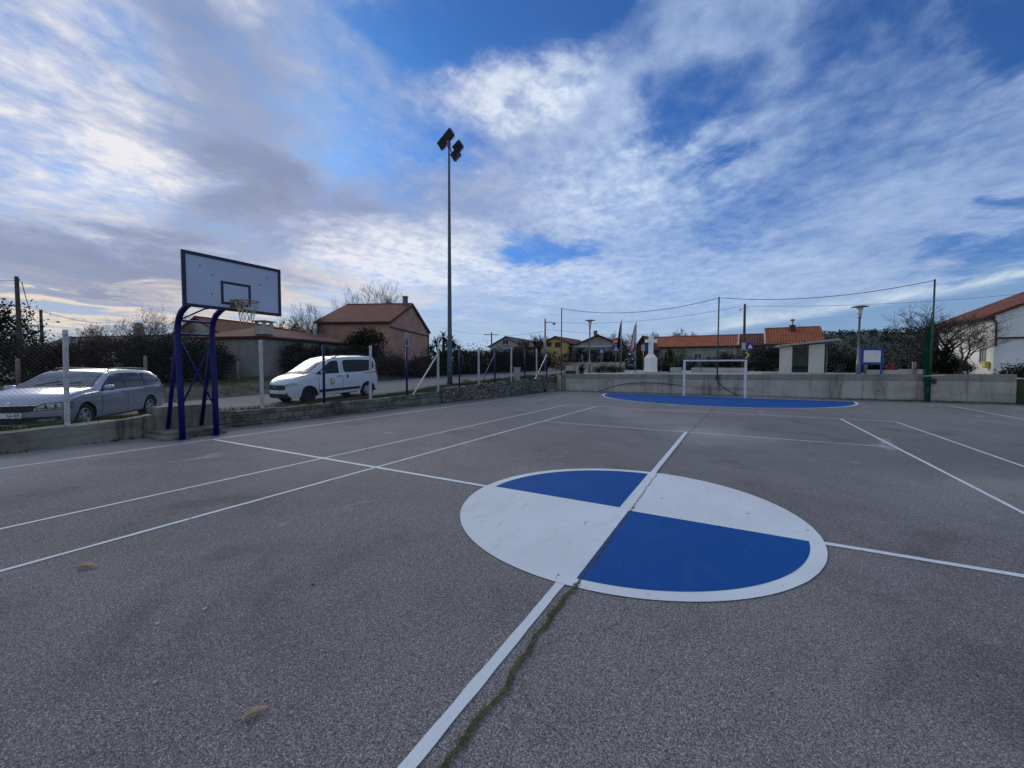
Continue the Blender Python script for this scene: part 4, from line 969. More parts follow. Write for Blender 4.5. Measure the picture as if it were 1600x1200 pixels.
def lowwall(px0, px1, D0, D1, ytop, m, label, th=.35, name='low_wall', zb=-.15):
    a, b = at(px0, 580, D0), at(px1, 580, D1); d = b-a; d.z = 0
    z0 = min(H(a.x, a.y), H(b.x, b.y))+zb; zt = at((px0+px1)/2, ytop, (D0+D1)/2).z
    mb = MB(); n = max(2, int(d.length/.5)); rows = []
    rz = math.atan2(d.y, d.x)
    for i in range(n+1):
        x = d.length*i/n; hh_ = zt-z0+mnoise.noise(Vector((x*.9, px0, 0)))*.03
        rows.append([(x, 0, 0), (x, 0, hh_*.5), (x, 0, hh_), (x, th, hh_), (x, th, 0)])
    mb.grid(rows); mb.add(rows[0], [(0, 1, 2, 3, 4)]); mb.add(rows[-1], [(4, 3, 2, 1, 0)])
    o = mb.obj(name, m); o.location = (a.x, a.y, z0); o.rotation_euler = (0, 0, rz); return tag(o, label, 'wall')
lowwall(866, 975, 43, 39, 566, 'ochre_stone', 'low ochre stone wall below the dark hedge, behind the no-entry sign')
lowwall(884, 905, 35, 34.6, 571.5, 'pale_concrete', 'left of two short pale walls by the cone-shaped shrub')
lowwall(912.5, 934.5, 34.4, 34, 574, 'pale_concrete', 'right of two short pale walls, at the foot of the lamp')
lowwall(1047, 1064, 31, 30.6, 574, 'pale_concrete', 'short pale block seat just left of the goal', .5)
lowwall(1080, 1166, 32, 29.5, 574.5, 'pale_concrete', 'pale parapet seen through the goal opening')
lowwall(1190, 1330, 27, 24.5, 582.2, 'pale_concrete', 'long pale kerb wall under the bus shelter', .5)
lowwall(1355, 1404, 25, 24.2, 578, 'pale_concrete', 'white planter wall under the notice board', .4)
lowwall(1404, 1446, 26, 25, 577, 'pale_concrete', 'white garden wall with a pillar, right of the red flowers', .3)
for px, y0 in ((1428, 565), (1352, 568)):
    p = at(px, 580, 25.4); z = at(px, y0, 25.4).z; z0 = H(p.x, p.y)-.1
    tag(MB().box((0, 0, (z-z0)/2), (.17, .17, z-z0), bev=.01).obj('stone_post', 'pale_wood'), 'slim pinkish post at the right end of the garden wall' if px == 1428 else 'slim pinkish post behind the blue notice board', 'post').location = (p.x, p.y, z0)
# steel barrier beyond the right end of the wall
p0, p1 = at(1578, 609, 20), at(1660, 611, 17.5)
t = thing('guard_rail', 'grey steel guard rail beyond the right end of the wall', 'guard rail', (p0.x, p0.y, .45))
d = p1-p0; d.z = 0; L = d.length; d.normalize(); nrm = Vector((-d.y, d.x, 0))
prof = [(0, 0), (.05, .05), (.05, .12), (0, .16), (.05, .20), (.05, .27), (0, .32)]
MB().grid([[tuple(Vector((0, 0, 0))+d*x-nrm*a+Vector((0, 0, z_))) for a, z_ in prof] for x in (0, L*.5, L)]).obj('rail', 'galv', t)
for x in (.1, L*.5, L-.1): MB().box(tuple(d*x+nrm*.08+Vector((0, 0, -.05))), (.1, .1, .8)).obj('post', 'galv', t)
# old concrete posts at the verge beyond the road
for i, (px, yt, D, lab) in enumerate(((228, 556, 20, 'pinkish round-topped post behind the estate car'), (372, 565, 24, 'pinkish post on the grass bank beside the grey cottage'), (28, 560, 19, 'leaning pale post under the dark trees at far left'))):
    p = at(px, 590, D); z0 = H(p.x, p.y)-.1; h = at(px, yt, D).z-z0
    o = MB().lathe([(.085, 0), (.075, h-.08), (.06, h-.02), (.02, h)], 8).obj('fence_post', 'pale_wood', smooth=True); o.location = (p.x, p.y, z0); o.rotation_euler = (0, .03*i, 0)
    tag(o, lab, 'post', 'old posts beyond the road')
# ------------------------------------------------------------------ vehicles
class Car:
    def __init__(s, **k): s.__dict__.update(k)
    def hwid(s, x): return lerp(x, *s.plan)*1.0
    def topz(s, x): return lerp(x, *s.top)
    def beltz(s, x): return min(lerp(x, *s.belt), s.topz(x)-.03)
    def zb(s, x):
        z = lerp(x, *s.sill)
        for xa in (s.xf, s.xr):
            d = abs(x-xa)
            if d < s.ra: z = max(z, s.zc+math.sqrt(max(0, s.ra**2-d*d)))
        return z
    def Y(s, x, z):
        """half width of the body side at height z"""
        w = s.hwid(x); b = s.beltz(x)
        if z <= b:
            t = (z-.62)/.45; return w*(1-.035*t*t-(.03*sstep(.40-z, 0, .25)))
        yb_ = w*(1-.035*((b-.62)/.45)**2)
        tz = s.topz(x); f = (z-b)/max(.05, tz-b)
        hfull = max(.0, z-b)
        return yb_-.035*min(1, f*4)-hfull*s.tumble-.05*sstep(f, .8, 1.0)*(1 if tz-b > .2 else .3)
    def warp(s, p):
        x, y, z = p; w = .9
        u = abs(y)/w
        if x > s.fx0:
            t = (x-s.fx0)/(s.L/2-s.fx0); x -= t*t*(s.nose*u**2.6+.05*((z-.55)/.35)**2*(1 if z > .55 else .6))
        if x < s.rx0:
            t = (s.rx0-x)/(s.L/2+s.rx0); x += t*t*(.16*u**3)
        return (x, y, z)
    def top_pt(s, x, t, off=0):
        ye = s.Y(x, s.topz(x)); z = s.topz(x)
        return s.warp((x, t*ye, z+s.crown*(1-t*t)*(1 if x < s.L/2-.1 else .6)+off))
    def side_pt(s, x, z, sd, off=.004): 
        return s.warp((x, sd*(s.Y(x, z)+off), z))
    def front_pt(s, y, z, off=.006):
        p = s.warp((s.L/2, y, z)); return (p[0]+off, p[1], p[2])
    def rear_pt(s, y, z, off=.006):
        p = s.warp((-s.L/2, y, z)); return (p[0]-off, p[1], p[2])
    def body(s, m, parent):
        xs = set([-s.L/2, s.L/2]); n = 70
        for k in range(n+1): xs.add(-s.L/2+s.L*k/n)
        for xa in (s.xf, s.xr):
            for k in range(-14, 15): xs.add(xa+s.ra*math.sin(k/14*PI/2))
        xs = sorted(x for x in xs if -s.L/2 <= x <= s.L/2)
        xs = [x for i, x in enumerate(xs) if i == 0 or x-xs[i-1] > .004]
        rows = []
        for x in xs:
            zb, b, tz = s.zb(x), s.beltz(x), s.topz(x); half = []
            for k in range(9): z = zb+(b-zb)*k/8; half.append((s.Y(x, z), z))
            for k in range(1, 6): z = b+(tz-b)*(k/5); half.append((s.Y(x, z), z))
            ye = s.Y(x, tz); topl = [(ye*(1-k/6), tz+s.crown*(1-(1-k/6)**2)*(1 if x < s.L/2-.1 else .6)) for k in range(1, 7)]
            L_ = half+topl; full = [(y, z) for y, z in L_]+[(-y, z) for y, z in reversed(L_[:-1])]
            rows.append([s.warp((x, y, z)) for y, z in full])
        mb = MB().grid(rows); nr = len(rows[0])
        for ri, x in ((0, -s.L/2), (-1, s.L/2)):         # end caps, curved in plan
            zb, b, tz = s.zb(x), s.beltz(x), s.topz(x)
            lv = [zb+(b-zb)*k/8 for k in range(9)]+[b+(tz-b)*k/5 for k in range(1, 6)]
            g_ = []
            for z in lv:
                w = s.Y(x, z); g_.append([s.warp((x, w*(-1+2*k/16), z+(s.crown*.6*(1-(-1+2*k/16)**2) if z == lv[-1] else 0))) for k in range(17)])
            mb.grid(g_)
        o = mb.obj('body', m, parent, smooth=True)
        bm = bmesh.new(); bm.from_mesh(o.data); bmesh.ops.remove_doubles(bm, verts=bm.verts[:], dist=.0015); bmesh.ops.recalc_face_normals(bm, faces=bm.faces[:]); bm.to_mesh(o.data); bm.free()
        o.data.polygons.foreach_set('use_smooth', [True]*len(o.data.polygons)); sharp(o, 42)
        u = MB(); R = []
        for x in [-s.L/2+.10+(s.L-.30)*k/30 for k in range(31)]:
            w = s.hwid(x)-.10
            inn = min(abs(x-s.xf), abs(x-s.xr)) < s.ra+.02
            w2 = w-.27 if inn else w
            ht = .75 if x < s.fx0 else .55; R.append([s.warp(q) for q in ((x, -w2, .26), (x, -w2, ht), (x, w2, ht), (x, w2, .26), (x, -w2, .26))])
        u.grid(R); u.add(R[0][:4], [(0, 1, 2, 3)]); u.add(R[-1][:4], [(3, 2, 1, 0)]); u.obj('underbody', 'black_plastic', parent)
        return o
    def side_strip(s, name, m, parent, stations, sides=(1, -1), off=.005, nz=5, sub=4):
        """stations: list of (x, zlow, zhigh)"""
        for sd in sides:
            mb = MB(); rows = []
            for (a, b) in zip(stations[:-1], stations[1:]):
                for k in range(sub):
                    t = k/sub; rows.append([a[i]+(b[i]-a[i])*t for i in range(3)])
            rows.append(list(stations[-1]))
            mb.grid([[s.side_pt(x, z0+(z1-z0)*k/nz, sd, off) for k in range(nz+1)] for x, z0, z1 in rows])
            mb.obj(name, m, parent, smooth=True)
    def top_strip(s, name, m, parent, x0, x1, t0, t1, off=.006, nx=8, nt=10):
        MB().grid([[s.top_pt(x0+(x1-x0)*i/nx, (-1+2*k/nt)*(t0+(t1-t0)*i/nx), off) for k in range(nt+1)] for i in range(nx+1)]).obj(name, m, parent, smooth=True)
    def front_patch(s, name, m, parent, rows, off=.006, n=10):
        """rows: list of (z, yleft, yright)"""
        return MB().grid([[s.front_pt(a+(b-a)*k/n, z, off) for k in range(n+1)] for z, a, b in rows]).obj(name, m, parent, smooth=True)
    def wheel(s, parent, x, sd, r, rimm, spokes, steer=0):
        y = sd*(s.hwid(x)-.115); T = Matrix.Rotation(-PI/2*sd, 4, 'X')      # axis along +-y, +z of lathe points outwards
        P = Matrix.Translation((x, y, r)) @ Matrix.Rotation(steer, 4, 'Z')
        h = MB(); h.lathe([(r*.60, -.07), (r*.60, -.02), (r*.2, -.01)], 20, T); w = h.obj('wheel', 'black_plastic', parent); w.matrix_local = P
        rr = r*.66
        MB().lathe([(rr, -.10), (r*.90, -.105), (r, -.08), (r, .07), (r*.94, .098), (r*.80, .104), (rr, .088)], 32, T, cap=False).obj('tyre', 'tyre', w, smooth=True)
        q = MB(); q.lathe([(rr*1.01, -.05), (rr*1.01, .085), (rr*.93, .09), (rr*.90, .06), (rr*.90, -.05)], 32, T, cap=False)
        for k in range(spokes):
            a = 2*PI*k/spokes
            A = T @ Matrix.Rotation(a, 4, 'Z')
            vs = [(0.03, -.035, .07), (rr*.92, -.055, .062), (rr*.92, .055, .062), (.03, .035, .07), (.03, -.03, .04), (rr*.92, -.05, .03), (rr*.92, .05, .03), (.03, .03, .04)]
            q.add([A @ Vector(v) for v in vs], [(0, 1, 2, 3), (7, 6, 5, 4), (0, 4, 5, 1), (3, 2, 6, 7), (1, 5, 6, 2)])
        q.lathe([(.06, .03), (.06, .075), (.045, .08)], 14, T); q.obj('rim', rimm, w)
    def mirror(s, parent, x, z, m):
        for sd in (1, -1):
            b = s.Y(x, z); mb = MB()
            mb.box((0, 0, 0), (.13, .21, .145), bev=.045)
            o = mb.obj('wing_mirror', m, parent, smooth=True); o.location = (x+.02, sd*(b+.16), z+.05); o.rotation_euler = (0, 0, -.12*sd)
            MB().box((-.066, 0, 0), (.006, .17, .11)).obj('mirror_glass', 'car_glass', o)
            MB().box((.0, -.11*sd, -.05), (.07, .12, .035), bev=.01).obj('mirror_arm', 'black_plastic', o)
def text_mesh(parent, s_, size, m, M, name='lettering'):
    cu = bpy.data.curves.new(name, 'FONT'); cu.body = s_; cu.size = size; cu.align_x = 'CENTER'; cu.align_y = 'CENTER'; cu.extrude = .002
    o = bpy.data.objects.new(name, cu); COL.objects.link(o)
    dg = bpy.context.evaluated_depsgraph_get(); me = bpy.data.meshes.new_from_object(o.evaluated_get(dg))
    bpy.data.objects.remove(o); q = bpy.data.objects.new(name, me); COL.objects.link(q); me.materials.clear(); me.materials.append(MT[m]); q.parent = parent; q.matrix_local = M
    return q
FRONT = Matrix(((0, 0, 1, 0), (1, 0, 0, 0), (0, 1, 0, 0), (0, 0, 0, 1)))      # text facing +x
def estate():
    t = thing('estate_car', 'silver estate car with roof rails parked nose-in towards the court wall', 'car', (-14.59, -.70, .115), math.radians(-46))
    c = Car(L=4.66, xf=1.43, xr=-1.25, ra=.365, zc=.32, tumble=.30, crown=.035, nose=.34, fx0=1.2, rx0=-1.6,
            plan=([-2.33, -2.0, -1.2, 0, 1.2, 1.8, 2.33], [.80, .87, .905, .905, .90, .88, .83]),
            top=([-2.33, -2.30, -2.24, -2.0, -1.75, -1.4, -.8, -.2, .05, .35, 1.02, 1.12, 1.5, 1.9, 2.12, 2.26, 2.33], [.86, .95, 1.06, 1.27, 1.385, 1.43, 1.455, 1.455, 1.435, 1.36, 1.03, 1.005, .955, .875, .80, .735, .69]),
            belt=([-2.33, -2.2, -1.8, 0, 1.0, 1.5, 2.0, 2.33], [.86, .95, .97, .94, .905, .87, .77, .66]),
            sill=([-2.33, -2.1, -1.7, 1.85, 2.1, 2.33], [.36, .28, .24, .22, .21, .22]))
    b = c.body('silver', t)
    # glass
    c.top_strip('cowl', 'black_plastic', t, 1.13, 1.02, .86, .94, off=.010, nx=3)
    c.top_strip('screen_surround', 'black_plastic', t, 1.04, .05, .975, .925, off=.004)
    c.top_strip('windscreen', 'car_screen', t, 1.0, .09, .93, .885, off=.009)
    c.top_strip('rear_window', 'car_glass', t, -2.24, -1.86, .84, .86)
    c.side_strip('side_window', 'car_glass', t, [(.80, .955, .985), (.62, .955, 1.12), (.40, .957, 1.255), (.20, .96, 1.335), (.0, .962, 1.365), (-.12, .963, 1.37)])
    c.side_strip('side_window', 'car_glass', t, [(-.20, .964, 1.372), (-.5, .97, 1.375), (-.90, .975, 1.365), (-1.02, .978, 1.30)])
    c.side_strip('side_window', 'car_glass', t, [(-1.12, .98, 1.36), (-1.4, .985, 1.34), (-1.65, .995, 1.27), (-1.85, 1.01, 1.17), (-2.0, 1.03, 1.06)])
    c.side_strip('pillar_trim', 'black_plastic', t, [(-.12, .963, 1.372), (-.20, .964, 1.374)], off=.006, nz=4, sub=1)
    c.side_strip('pillar_trim', 'black_plastic', t, [(-1.02, .978, 1.362), (-1.12, .98, 1.36)], off=.006, nz=4, sub=1)
    c.side_strip('window_trim', 'black_plastic', t, [(.92, .93, .957), (.4, .94, .957), (-1.0, .955, .975), (-2.02, .99, 1.03)], off=.008, nz=1)
    c.side_strip('door_seam', 'dark_metal', t, [(.86, .34, .93), (.878, .34, .93)], off=.003, nz=6, sub=1)
    c.side_strip('door_seam', 'dark_metal', t, [(-.170, .30, 1.37), (-.152, .30, 1.37)], off=.003, nz=8, sub=1)
    c.side_strip('door_seam', 'dark_metal', t, [(-1.055, .66, 1.36), (-1.043, .66, 1.36)], off=.003, nz=8, sub=1)
    c.side_strip('side_moulding', 'silver', t, [(.95, .355, .395), (.0, .365, .41), (-.86, .39, .445)], off=.014, nz=2)
    c.side_strip('lower_sill', 'black_plastic', t, [(1.04, .222, .262), (-.87, .24, .28)], off=.006, nz=2)
    for x in (.02, -.92): c.side_strip('door_handle', 'silver', t, [(x, .835, .865), (x-.17, .84, .87)], off=.028, nz=2)
    # front face
    c.front_patch('grille', 'black_plastic', t, [(.665, -.46, .46), (.60, -.50, .50), (.55, -.44, .44), (.52, -.34, .34)], .008)
    gs = MB()
    for k in range(13): y = -.42+.07*k; gs.grid([[Vector(c.front_pt(y-.006, z, .016)) for z in (.655, .60, .54)], [Vector(c.front_pt(y+.006, z, .016)) for z in (.655, .60, .54)]])
    gs.obj('grille_bars', 'dark_metal', t)
    c.front_patch('grille_frame', 'chrome', t, [(.685, -.48, .48), (.668, -.475, .475)], .014)
    bd = MB().lathe([(.05, 0), (.05, .012), (.03, .016)], 18, Matrix.Translation(Vector(c.front_pt(0, .715, -.03))) @ Matrix.Rotation(PI/2-.5, 4, 'Y')); bd.obj('badge', 'chrome', t)
    c.front_patch('lower_grille', 'black_plastic', t, [(.405, -.78, .78), (.36, -.82, .82), (.29, -.76, .76), (.255, -.62, .62)], .008)
    for sd in (1, -1):
        def lamp_rows(g, off):
            R = []
            for k in range(9):
                f = k/8; y = .44-g+(.38+g)*f; z0 = .548+.022*f-g; z1 = z0+.030+2*g+.115*min(1, f*2.2+.15)
                R.append([c.front_pt(sd*y, z0+(z1-z0)*j/5, off) for j in range(6)])
            for k in range(1, 7):
                x = c.L/2-.02-(.36+g)*k/6; z0 = .572+.04*k/6-g; z1 = .722+g-.030*k/6
                R.append([c.side_pt(x, z0+(z1-z0)*j/5, sd, off) for j in range(6)])
            return R
        MB().grid(lamp_rows(.014, .006)).obj('headlight_surround', 'black_plastic', t, smooth=True)
        o = MB().grid(lamp_rows(0, .012)).obj('headlight', 'lamp_glass', t, smooth=True)
        rg = MB()
        for y, z in ((.60, .640), (.73, .650)): rg.lathe([(.040, .006), (.040, .010), (.028, .010), (.028, .006)], 16, Matrix.Translation(Vector(c.front_pt(sd*y, z, .008))) @ Matrix.Rotation(PI/2, 4, 'Y'))
        for k in range(6):
            y0, y1 = .50+.05*k, .55+.05*k; rg.grid([[c.front_pt(sd*y0, .592, .016), c.front_pt(sd*y0, .604, .016)], [c.front_pt(sd*y1, .594, .016), c.front_pt(sd*y1, .606, .016)]])
        rg.obj('lens_detail', 'dark_metal', o)
        MB().grid([[c.front_pt(sd*y, z0+(z1-z0)*j/3, .014) for j in range(4)] for y, z0, z1 in ((.47, .345, .350), (.53, .295, .355), (.62, .285, .362), (.70, .295, .368), (.76, .325, .372))]).obj('fog_lamp', 'lamp_glass', t, smooth=True)
    pl = MB().box((c.L/2-.028+.03, 0, .452), (.012, .52, .112), bev=.004).obj('number_plate', 'plate', t)
    text_mesh(pl, '56-EK', .10, 'ink', Matrix.Translation((c.L/2+.0085, .12, .452)) @ FRONT)
    MB().box((c.L/2+.0095, -.24, .452), (.003, .035, .108)).obj('plate_band', 'sign_blue', pl)
    for sd in (1, -1):
        c.side_strip('tail_light', 'sign_red', t, [(-2.30, .86, .96), (-2.1, .86, .98), (-1.98, .88, .97)], sides=(sd,), off=.007, nz=3)
        m = MB(); ps = [(x, sd*(c.Y(x, c.topz(x))-.06), c.topz(x)+(.055 if -1.75 < x < .05 else .012)) for x in (.12, .04, -.3, -.9, -1.4, -1.72, -1.82)]
        m.tube(ps, .016, 6); m.obj('roof_rail', 'black_plastic', t)
    c.mirror(t, .78, .95, 'silver')
    w = MB(); w.tube([c.top_pt(1.0, .05, .012), c.top_pt(.86, .60, .02)], .008, 4); w.tube([c.top_pt(1.0, -.5, .012), c.top_pt(.84, .02, .02)], .008, 4); w.obj('wiper', 'black_plastic', t)
    for x in (c.xf, c.xr):
        for sd in (1, -1): c.wheel(t, x, sd, .318, 'rim', 5)
    return t
estate()
def van():
    t = thing('white_van', 'white high-roofed family van with a round yellow emblem on its door', 'van', (-14.30, 6.66, .275), math.radians(-92.5))
    t.rotation_euler = (0, .036, math.radians(-92.5))
    c = Car(L=4.36, xf=1.33, xr=-1.48, ra=.385, zc=.315, tumble=.16, crown=.045, nose=.30, fx0=1.2, rx0=-1.7,
            plan=([-2.18, -2.05, -1.5, 0, 1.2, 1.8, 2.18], [.82, .865, .875, .875, .875, .86, .81]),
            top=([-2.18, -2.16, -2.10, -2.0, -1.85, -1.4, -.6, .1, .30, .55, 1.25, 1.36, 1.7, 1.95, 2.10, 2.18], [1.18, 1.32, 1.62, 1.735, 1.775, 1.80, 1.805, 1.775, 1.725, 1.60, 1.16, 1.125, 1.05, .965, .87, .78]),
            belt=([-2.18, -1.9, 0, 1.2, 1.6, 2.0, 2.18], [1.08, 1.10, 1.09, 1.03, .98, .86, .74]),
            sill=([-2.18, -2.0, -1.7, 1.8, 2.0, 2.18], [.40, .34, .30, .27, .25, .25]))
    c.body('van_white', t)
    c.top_strip('cowl', 'black_plastic', t, 1.40, 1.245, .84, .93, off=.010, nx=3)
    c.top_strip('screen_surround', 'black_plastic', t, 1.26, .26, .97, .90, off=.004)
    c.top_strip('windscreen', 'car_screen', t, 1.20, .31, .91, .85, off=.009)
    MB().grid([[c.rear_pt(-.62+1.24*k/6, z, .01) for k in range(7)] for z in (1.12, 1.17)]).obj('rear_trim', 'black_plastic', t)
    c.side_strip('side_window', 'car_glass', t, [(.98, 1.12, 1.135), (.80, 1.12, 1.24), (.50, 1.125, 1.46), (.33, 1.13, 1.585), (.20, 1.13, 1.64), (.0, 1.13, 1.655), (-.08, 1.13, 1.62)])
    c.side_strip('side_window', 'car_glass', t, [(-.30, 1.20, 1.60), (-.36, 1.15, 1.66), (-.6, 1.14, 1.67), (-.98, 1.14, 1.665)])
    c.side_strip('side_window', 'car_glass', t, [(-1.02, 1.14, 1.665), (-1.4, 1.16, 1.655), (-1.72, 1.19, 1.635), (-1.88, 1.26, 1.60), (-1.95, 1.36, 1.54)])
    c.side_strip('window_divider', 'black_plastic', t, [(-.965, 1.14, 1.665), (-1.035, 1.14, 1.665)], off=.008, nz=4, sub=1)
    c.side_strip('slide_rail', 'black_plastic', t, [(-1.35, 1.07, 1.10), (-2.06, 1.085, 1.115)], off=.010, nz=1)
    c.side_strip('side_moulding', 'black_plastic', t, [(.90, .40, .50), (.0, .405, .505), (-1.05, .41, .51)], off=.014, nz=2)
    for x0, z0, z1 in ((.90, .34, 1.10), (-.19, .34, 1.70), (-1.22, .75, 1.68)):
        c.side_strip('door_seam', 'dark_metal', t, [(x0, z0, z1), (x0-.018, z0, z1)], off=.003, nz=8, sub=1)
    c.side_strip('door_handle', 'black_plastic', t, [(.07, .985, 1.02), (-.12, .985, 1.02)], off=.028, nz=2)
    c.side_strip('door_handle', 'black_plastic', t, [(-.40, .90, 1.06), (-.47, .90, 1.06)], off=.028, nz=2)
    for sd in (1, -1):
        q = MB(); ctr = (.30, .80)
        n = 24; vs = [c.side_pt(ctr[0]+-.0+.105*math.cos(2*PI*k/n), ctr[1]+.15*math.sin(2*PI*k/n), sd, .006) for k in range(n)]
        q.add(vs, [tuple(range(n))]); o = q.obj('door_emblem', 'emblem', t)
        q = MB(); vs = [c.side_pt(ctr[0]+.03*math.cos(2*PI*k/n)-.025, ctr[1]+.03+.06*math.sin(2*PI*k/n), sd, .009) for k in range(n)]; q.add(vs, [tuple(range(n))]); q.obj('emblem_centre', 'sign_white', o)
        c.side_strip('tail_light', 'sign_red', t, [(-2.16, .95, 1.45), (-2.08, .95, 1.45), (-2.03, .97, 1.40)], sides=(sd,), off=.007, nz=4)
        m = MB(); ps = [(x, sd*(c.Y(x, c.topz(x))-.05), c.topz(x)+(.075 if -1.55 < x < -.05 else .012)) for x in (.10, -.04, -.3, -.9, -1.5, -1.62)]
        m.tube(ps, .019, 6); m.obj('roof_rail', 'black_plastic', t)
        h = MB(); R = []
        for k in range(6):
            f = k/5; y = .53+.26*f; R.append([c.front_pt(sd*y, .70+.02*f+(.08+.05*f)*j/5*(.6 if f < .1 else 1), .008) for j in range(6)])
        for k in range(1, 7):
            x = c.L/2-.02-.34*k/6; R.append([c.side_pt(x, .73+.02*k/6+(.13-.085*k/6)*j/5, sd, .008) for j in range(6)])
        h.grid(R).obj('headlight', 'lamp_glass', t, smooth=True)
        MB().lathe([(.05, 0), (.05, .01)], 14, Matrix.Translation(Vector(c.front_pt(sd*.62, .43, .006))) @ Matrix.Rotation(PI/2, 4, 'Y')).obj('fog_lamp', 'black_plastic', t)
        MB().lathe([(.018, 0), (.018, .006)], 8, Matrix.Translation(Vector(c.side_pt(1.02, .95, sd, .0))) @ Matrix.Rotation(-PI/2*sd, 4, 'X')).obj('side_repeater', 'dark_metal', t)
    c.front_patch('grille', 'black_plastic', t, [(.755, -.50, .50), (.70, -.56, .56), (.63, -.58, .58), (.57, -.50, .50)], .008)
    gs = MB()
    for z in (.61, .665, .715): gs.grid([[c.front_pt(-.50+k*.1, z+d, .016) for d in (-.007, .007)] for k in range(11)])
    gs.obj('grille_bars', 'dark_metal', t); MB().box((c.L/2+.012, 0, .665), (.014, .16, .055), bev=.01).obj('badge', 'chrome', t)
    c.front_patch('lower_bumper', 'black_plastic', t, [(.42, -.55, .55), (.36, -.66, .66), (.30, -.74, .74), (.252, -.76, .76)], .010)
    pl = MB().box((c.L/2+.004, 0, .49), (.012, .52, .11), bev=.004).obj('number_plate', 'plate', t)
    c.mirror(t, .74, 1.15, 'van_white')
    w = MB(); w.tube([c.top_pt(1.2, .05, .012), c.top_pt(1.05, .6, .02)], .008, 4); w.obj('wiper', 'black_plastic', t)
    for x, rm in ((c.xf, 'rim_dark'), (c.xr, 'rim')):
        for sd in (1, -1): c.wheel(t, x, sd, .312, rm, 6)
van()
# ------------------------------------------------------------------ houses
def house(name, label, A, B, W, base, eave, ridge, wallm, roofm, axis='x', over=.35, hip=0.0, trim='dark_trim', gable2=None, rt=.16):
    """A->B is the facade seen; depth W behind it. axis: ridge along the facade ('x') or away from it ('y'). Returns (thing, length)"""
    A, B = Vector((A[0], A[1], 0)), Vector((B[0], B[1], 0)); d = B-A; L = d.length; rz = math.atan2(d.y, d.x)
    t = thing(name, label, 'house', (A.x, A.y, base), rz)
    e, r = eave-base, ridge-base
    m = MB()
    if axis == 'x':
        gx = [] if hip else [(0, W/2, r-.06), (L, W/2, r-.06)]
        v = [(0, 0, -.4), (L, 0, -.4), (L, W, -.4), (0, W, -.4), (0, 0, e), (L, 0, e), (L, W, e), (0, W, e)]+gx
        f = [(0, 1, 5, 4), (2, 3, 7, 6)]+([(1, 2, 6, 5), (3, 0, 4, 7), (4, 5, 6, 7)] if hip else [(1, 2, 6, 9, 5), (3, 0, 4, 8, 7)])
    else:
        v = [(0, 0, -.4), (L, 0, -.4), (L, W, -.4), (0, W, -.4), (0, 0, e), (L, 0, e), (L, W, e), (0, W, e), (L/2, 0, r-.06), (L/2, W, r-.06)]
        f = [(0, 1, 5, 8, 4), (2, 3, 7, 9, 6), (1, 2, 6, 5), (3, 0, 4, 7)]
    m.add(v, f); m.obj('wall', wallm, t)
    rm = MB()
    def plane(e0, e1, r1, r0):
        """eave from e0 to e1, ridge r0..r1: a slab with its own thickness"""
        P = [Vector(p) for p in (e0, e1, r1, r0)]; n = (P[1]-P[0]).cross(P[3]-P[0]).normalized()
        if n.z < 0: n = -n
        rm.add([tuple(p) for p in P]+[tuple(p+n*rt) for p in P], [(3, 2, 1, 0), (4, 5, 6, 7), (0, 1, 5, 4), (1, 2, 6, 5), (2, 3, 7, 6), (3, 0, 4, 7)])
    if axis == 'x':
        sl = (r-e)/(W/2); ez = e-sl*over; o = .18
        h = hip
        if h:
            plane((-over, -over, ez), (L+over, -over, ez), (L-h, W/2, r), (h, W/2, r)); plane((L+over, W+over, ez), (-over, W+over, ez), (h, W/2, r), (L-h, W/2, r))
            plane((-over, W+over, ez), (-over, -over, ez), (h, W/2, r), (h, W/2+.001, r)); plane((L+over, -over, ez), (L+over, W+over, ez), (L-h, W/2+.001, r), (L-h, W/2, r))
        else:
            plane((-o, -over, ez), (L+o, -over, ez), (L+o, W/2, r), (-o, W/2, r)); plane((L+o, W+over, ez), (-o, W+over, ez), (-o, W/2, r), (L+o, W/2, r))
    else:
        sl = (r-e)/(L/2); ez = e-sl*over; o = .22
        plane((-over, W+o, ez), (-over, -o, ez), (L/2, -o, r), (L/2, W+o, r)); plane((L+over, -o, ez), (L+over, W+o, ez), (L/2, W+o, r), (L/2, -o, r))
    ro = rm.obj('roof', roofm, t)
    # ridge cap and gutter
    if axis == 'x':
        MB().tube([(hip-.1, W/2, r+rt*.9), (L-hip+.1, W/2, r+rt*.9)], .10, 6).obj('ridge_cap', roofm, ro)
        MB().tube([(-.1, -over-.03, ez+.06), (L+.1, -over-.03, ez+.06)], .06, 6).obj('gutter', trim, t)
    else:
        MB().tube([(L/2, -o, r+rt*.9), (L/2, W+o, r+rt*.9)], .10, 6).obj('ridge_cap', roofm, ro)
        for x in (-over-.03, L+over+.03): MB().tube([(x, -.1, ez+.06), (x, W+.1, ez+.06)], .06, 6).obj('gutter', trim, t)
    t['L'] = L; return t, L, ro
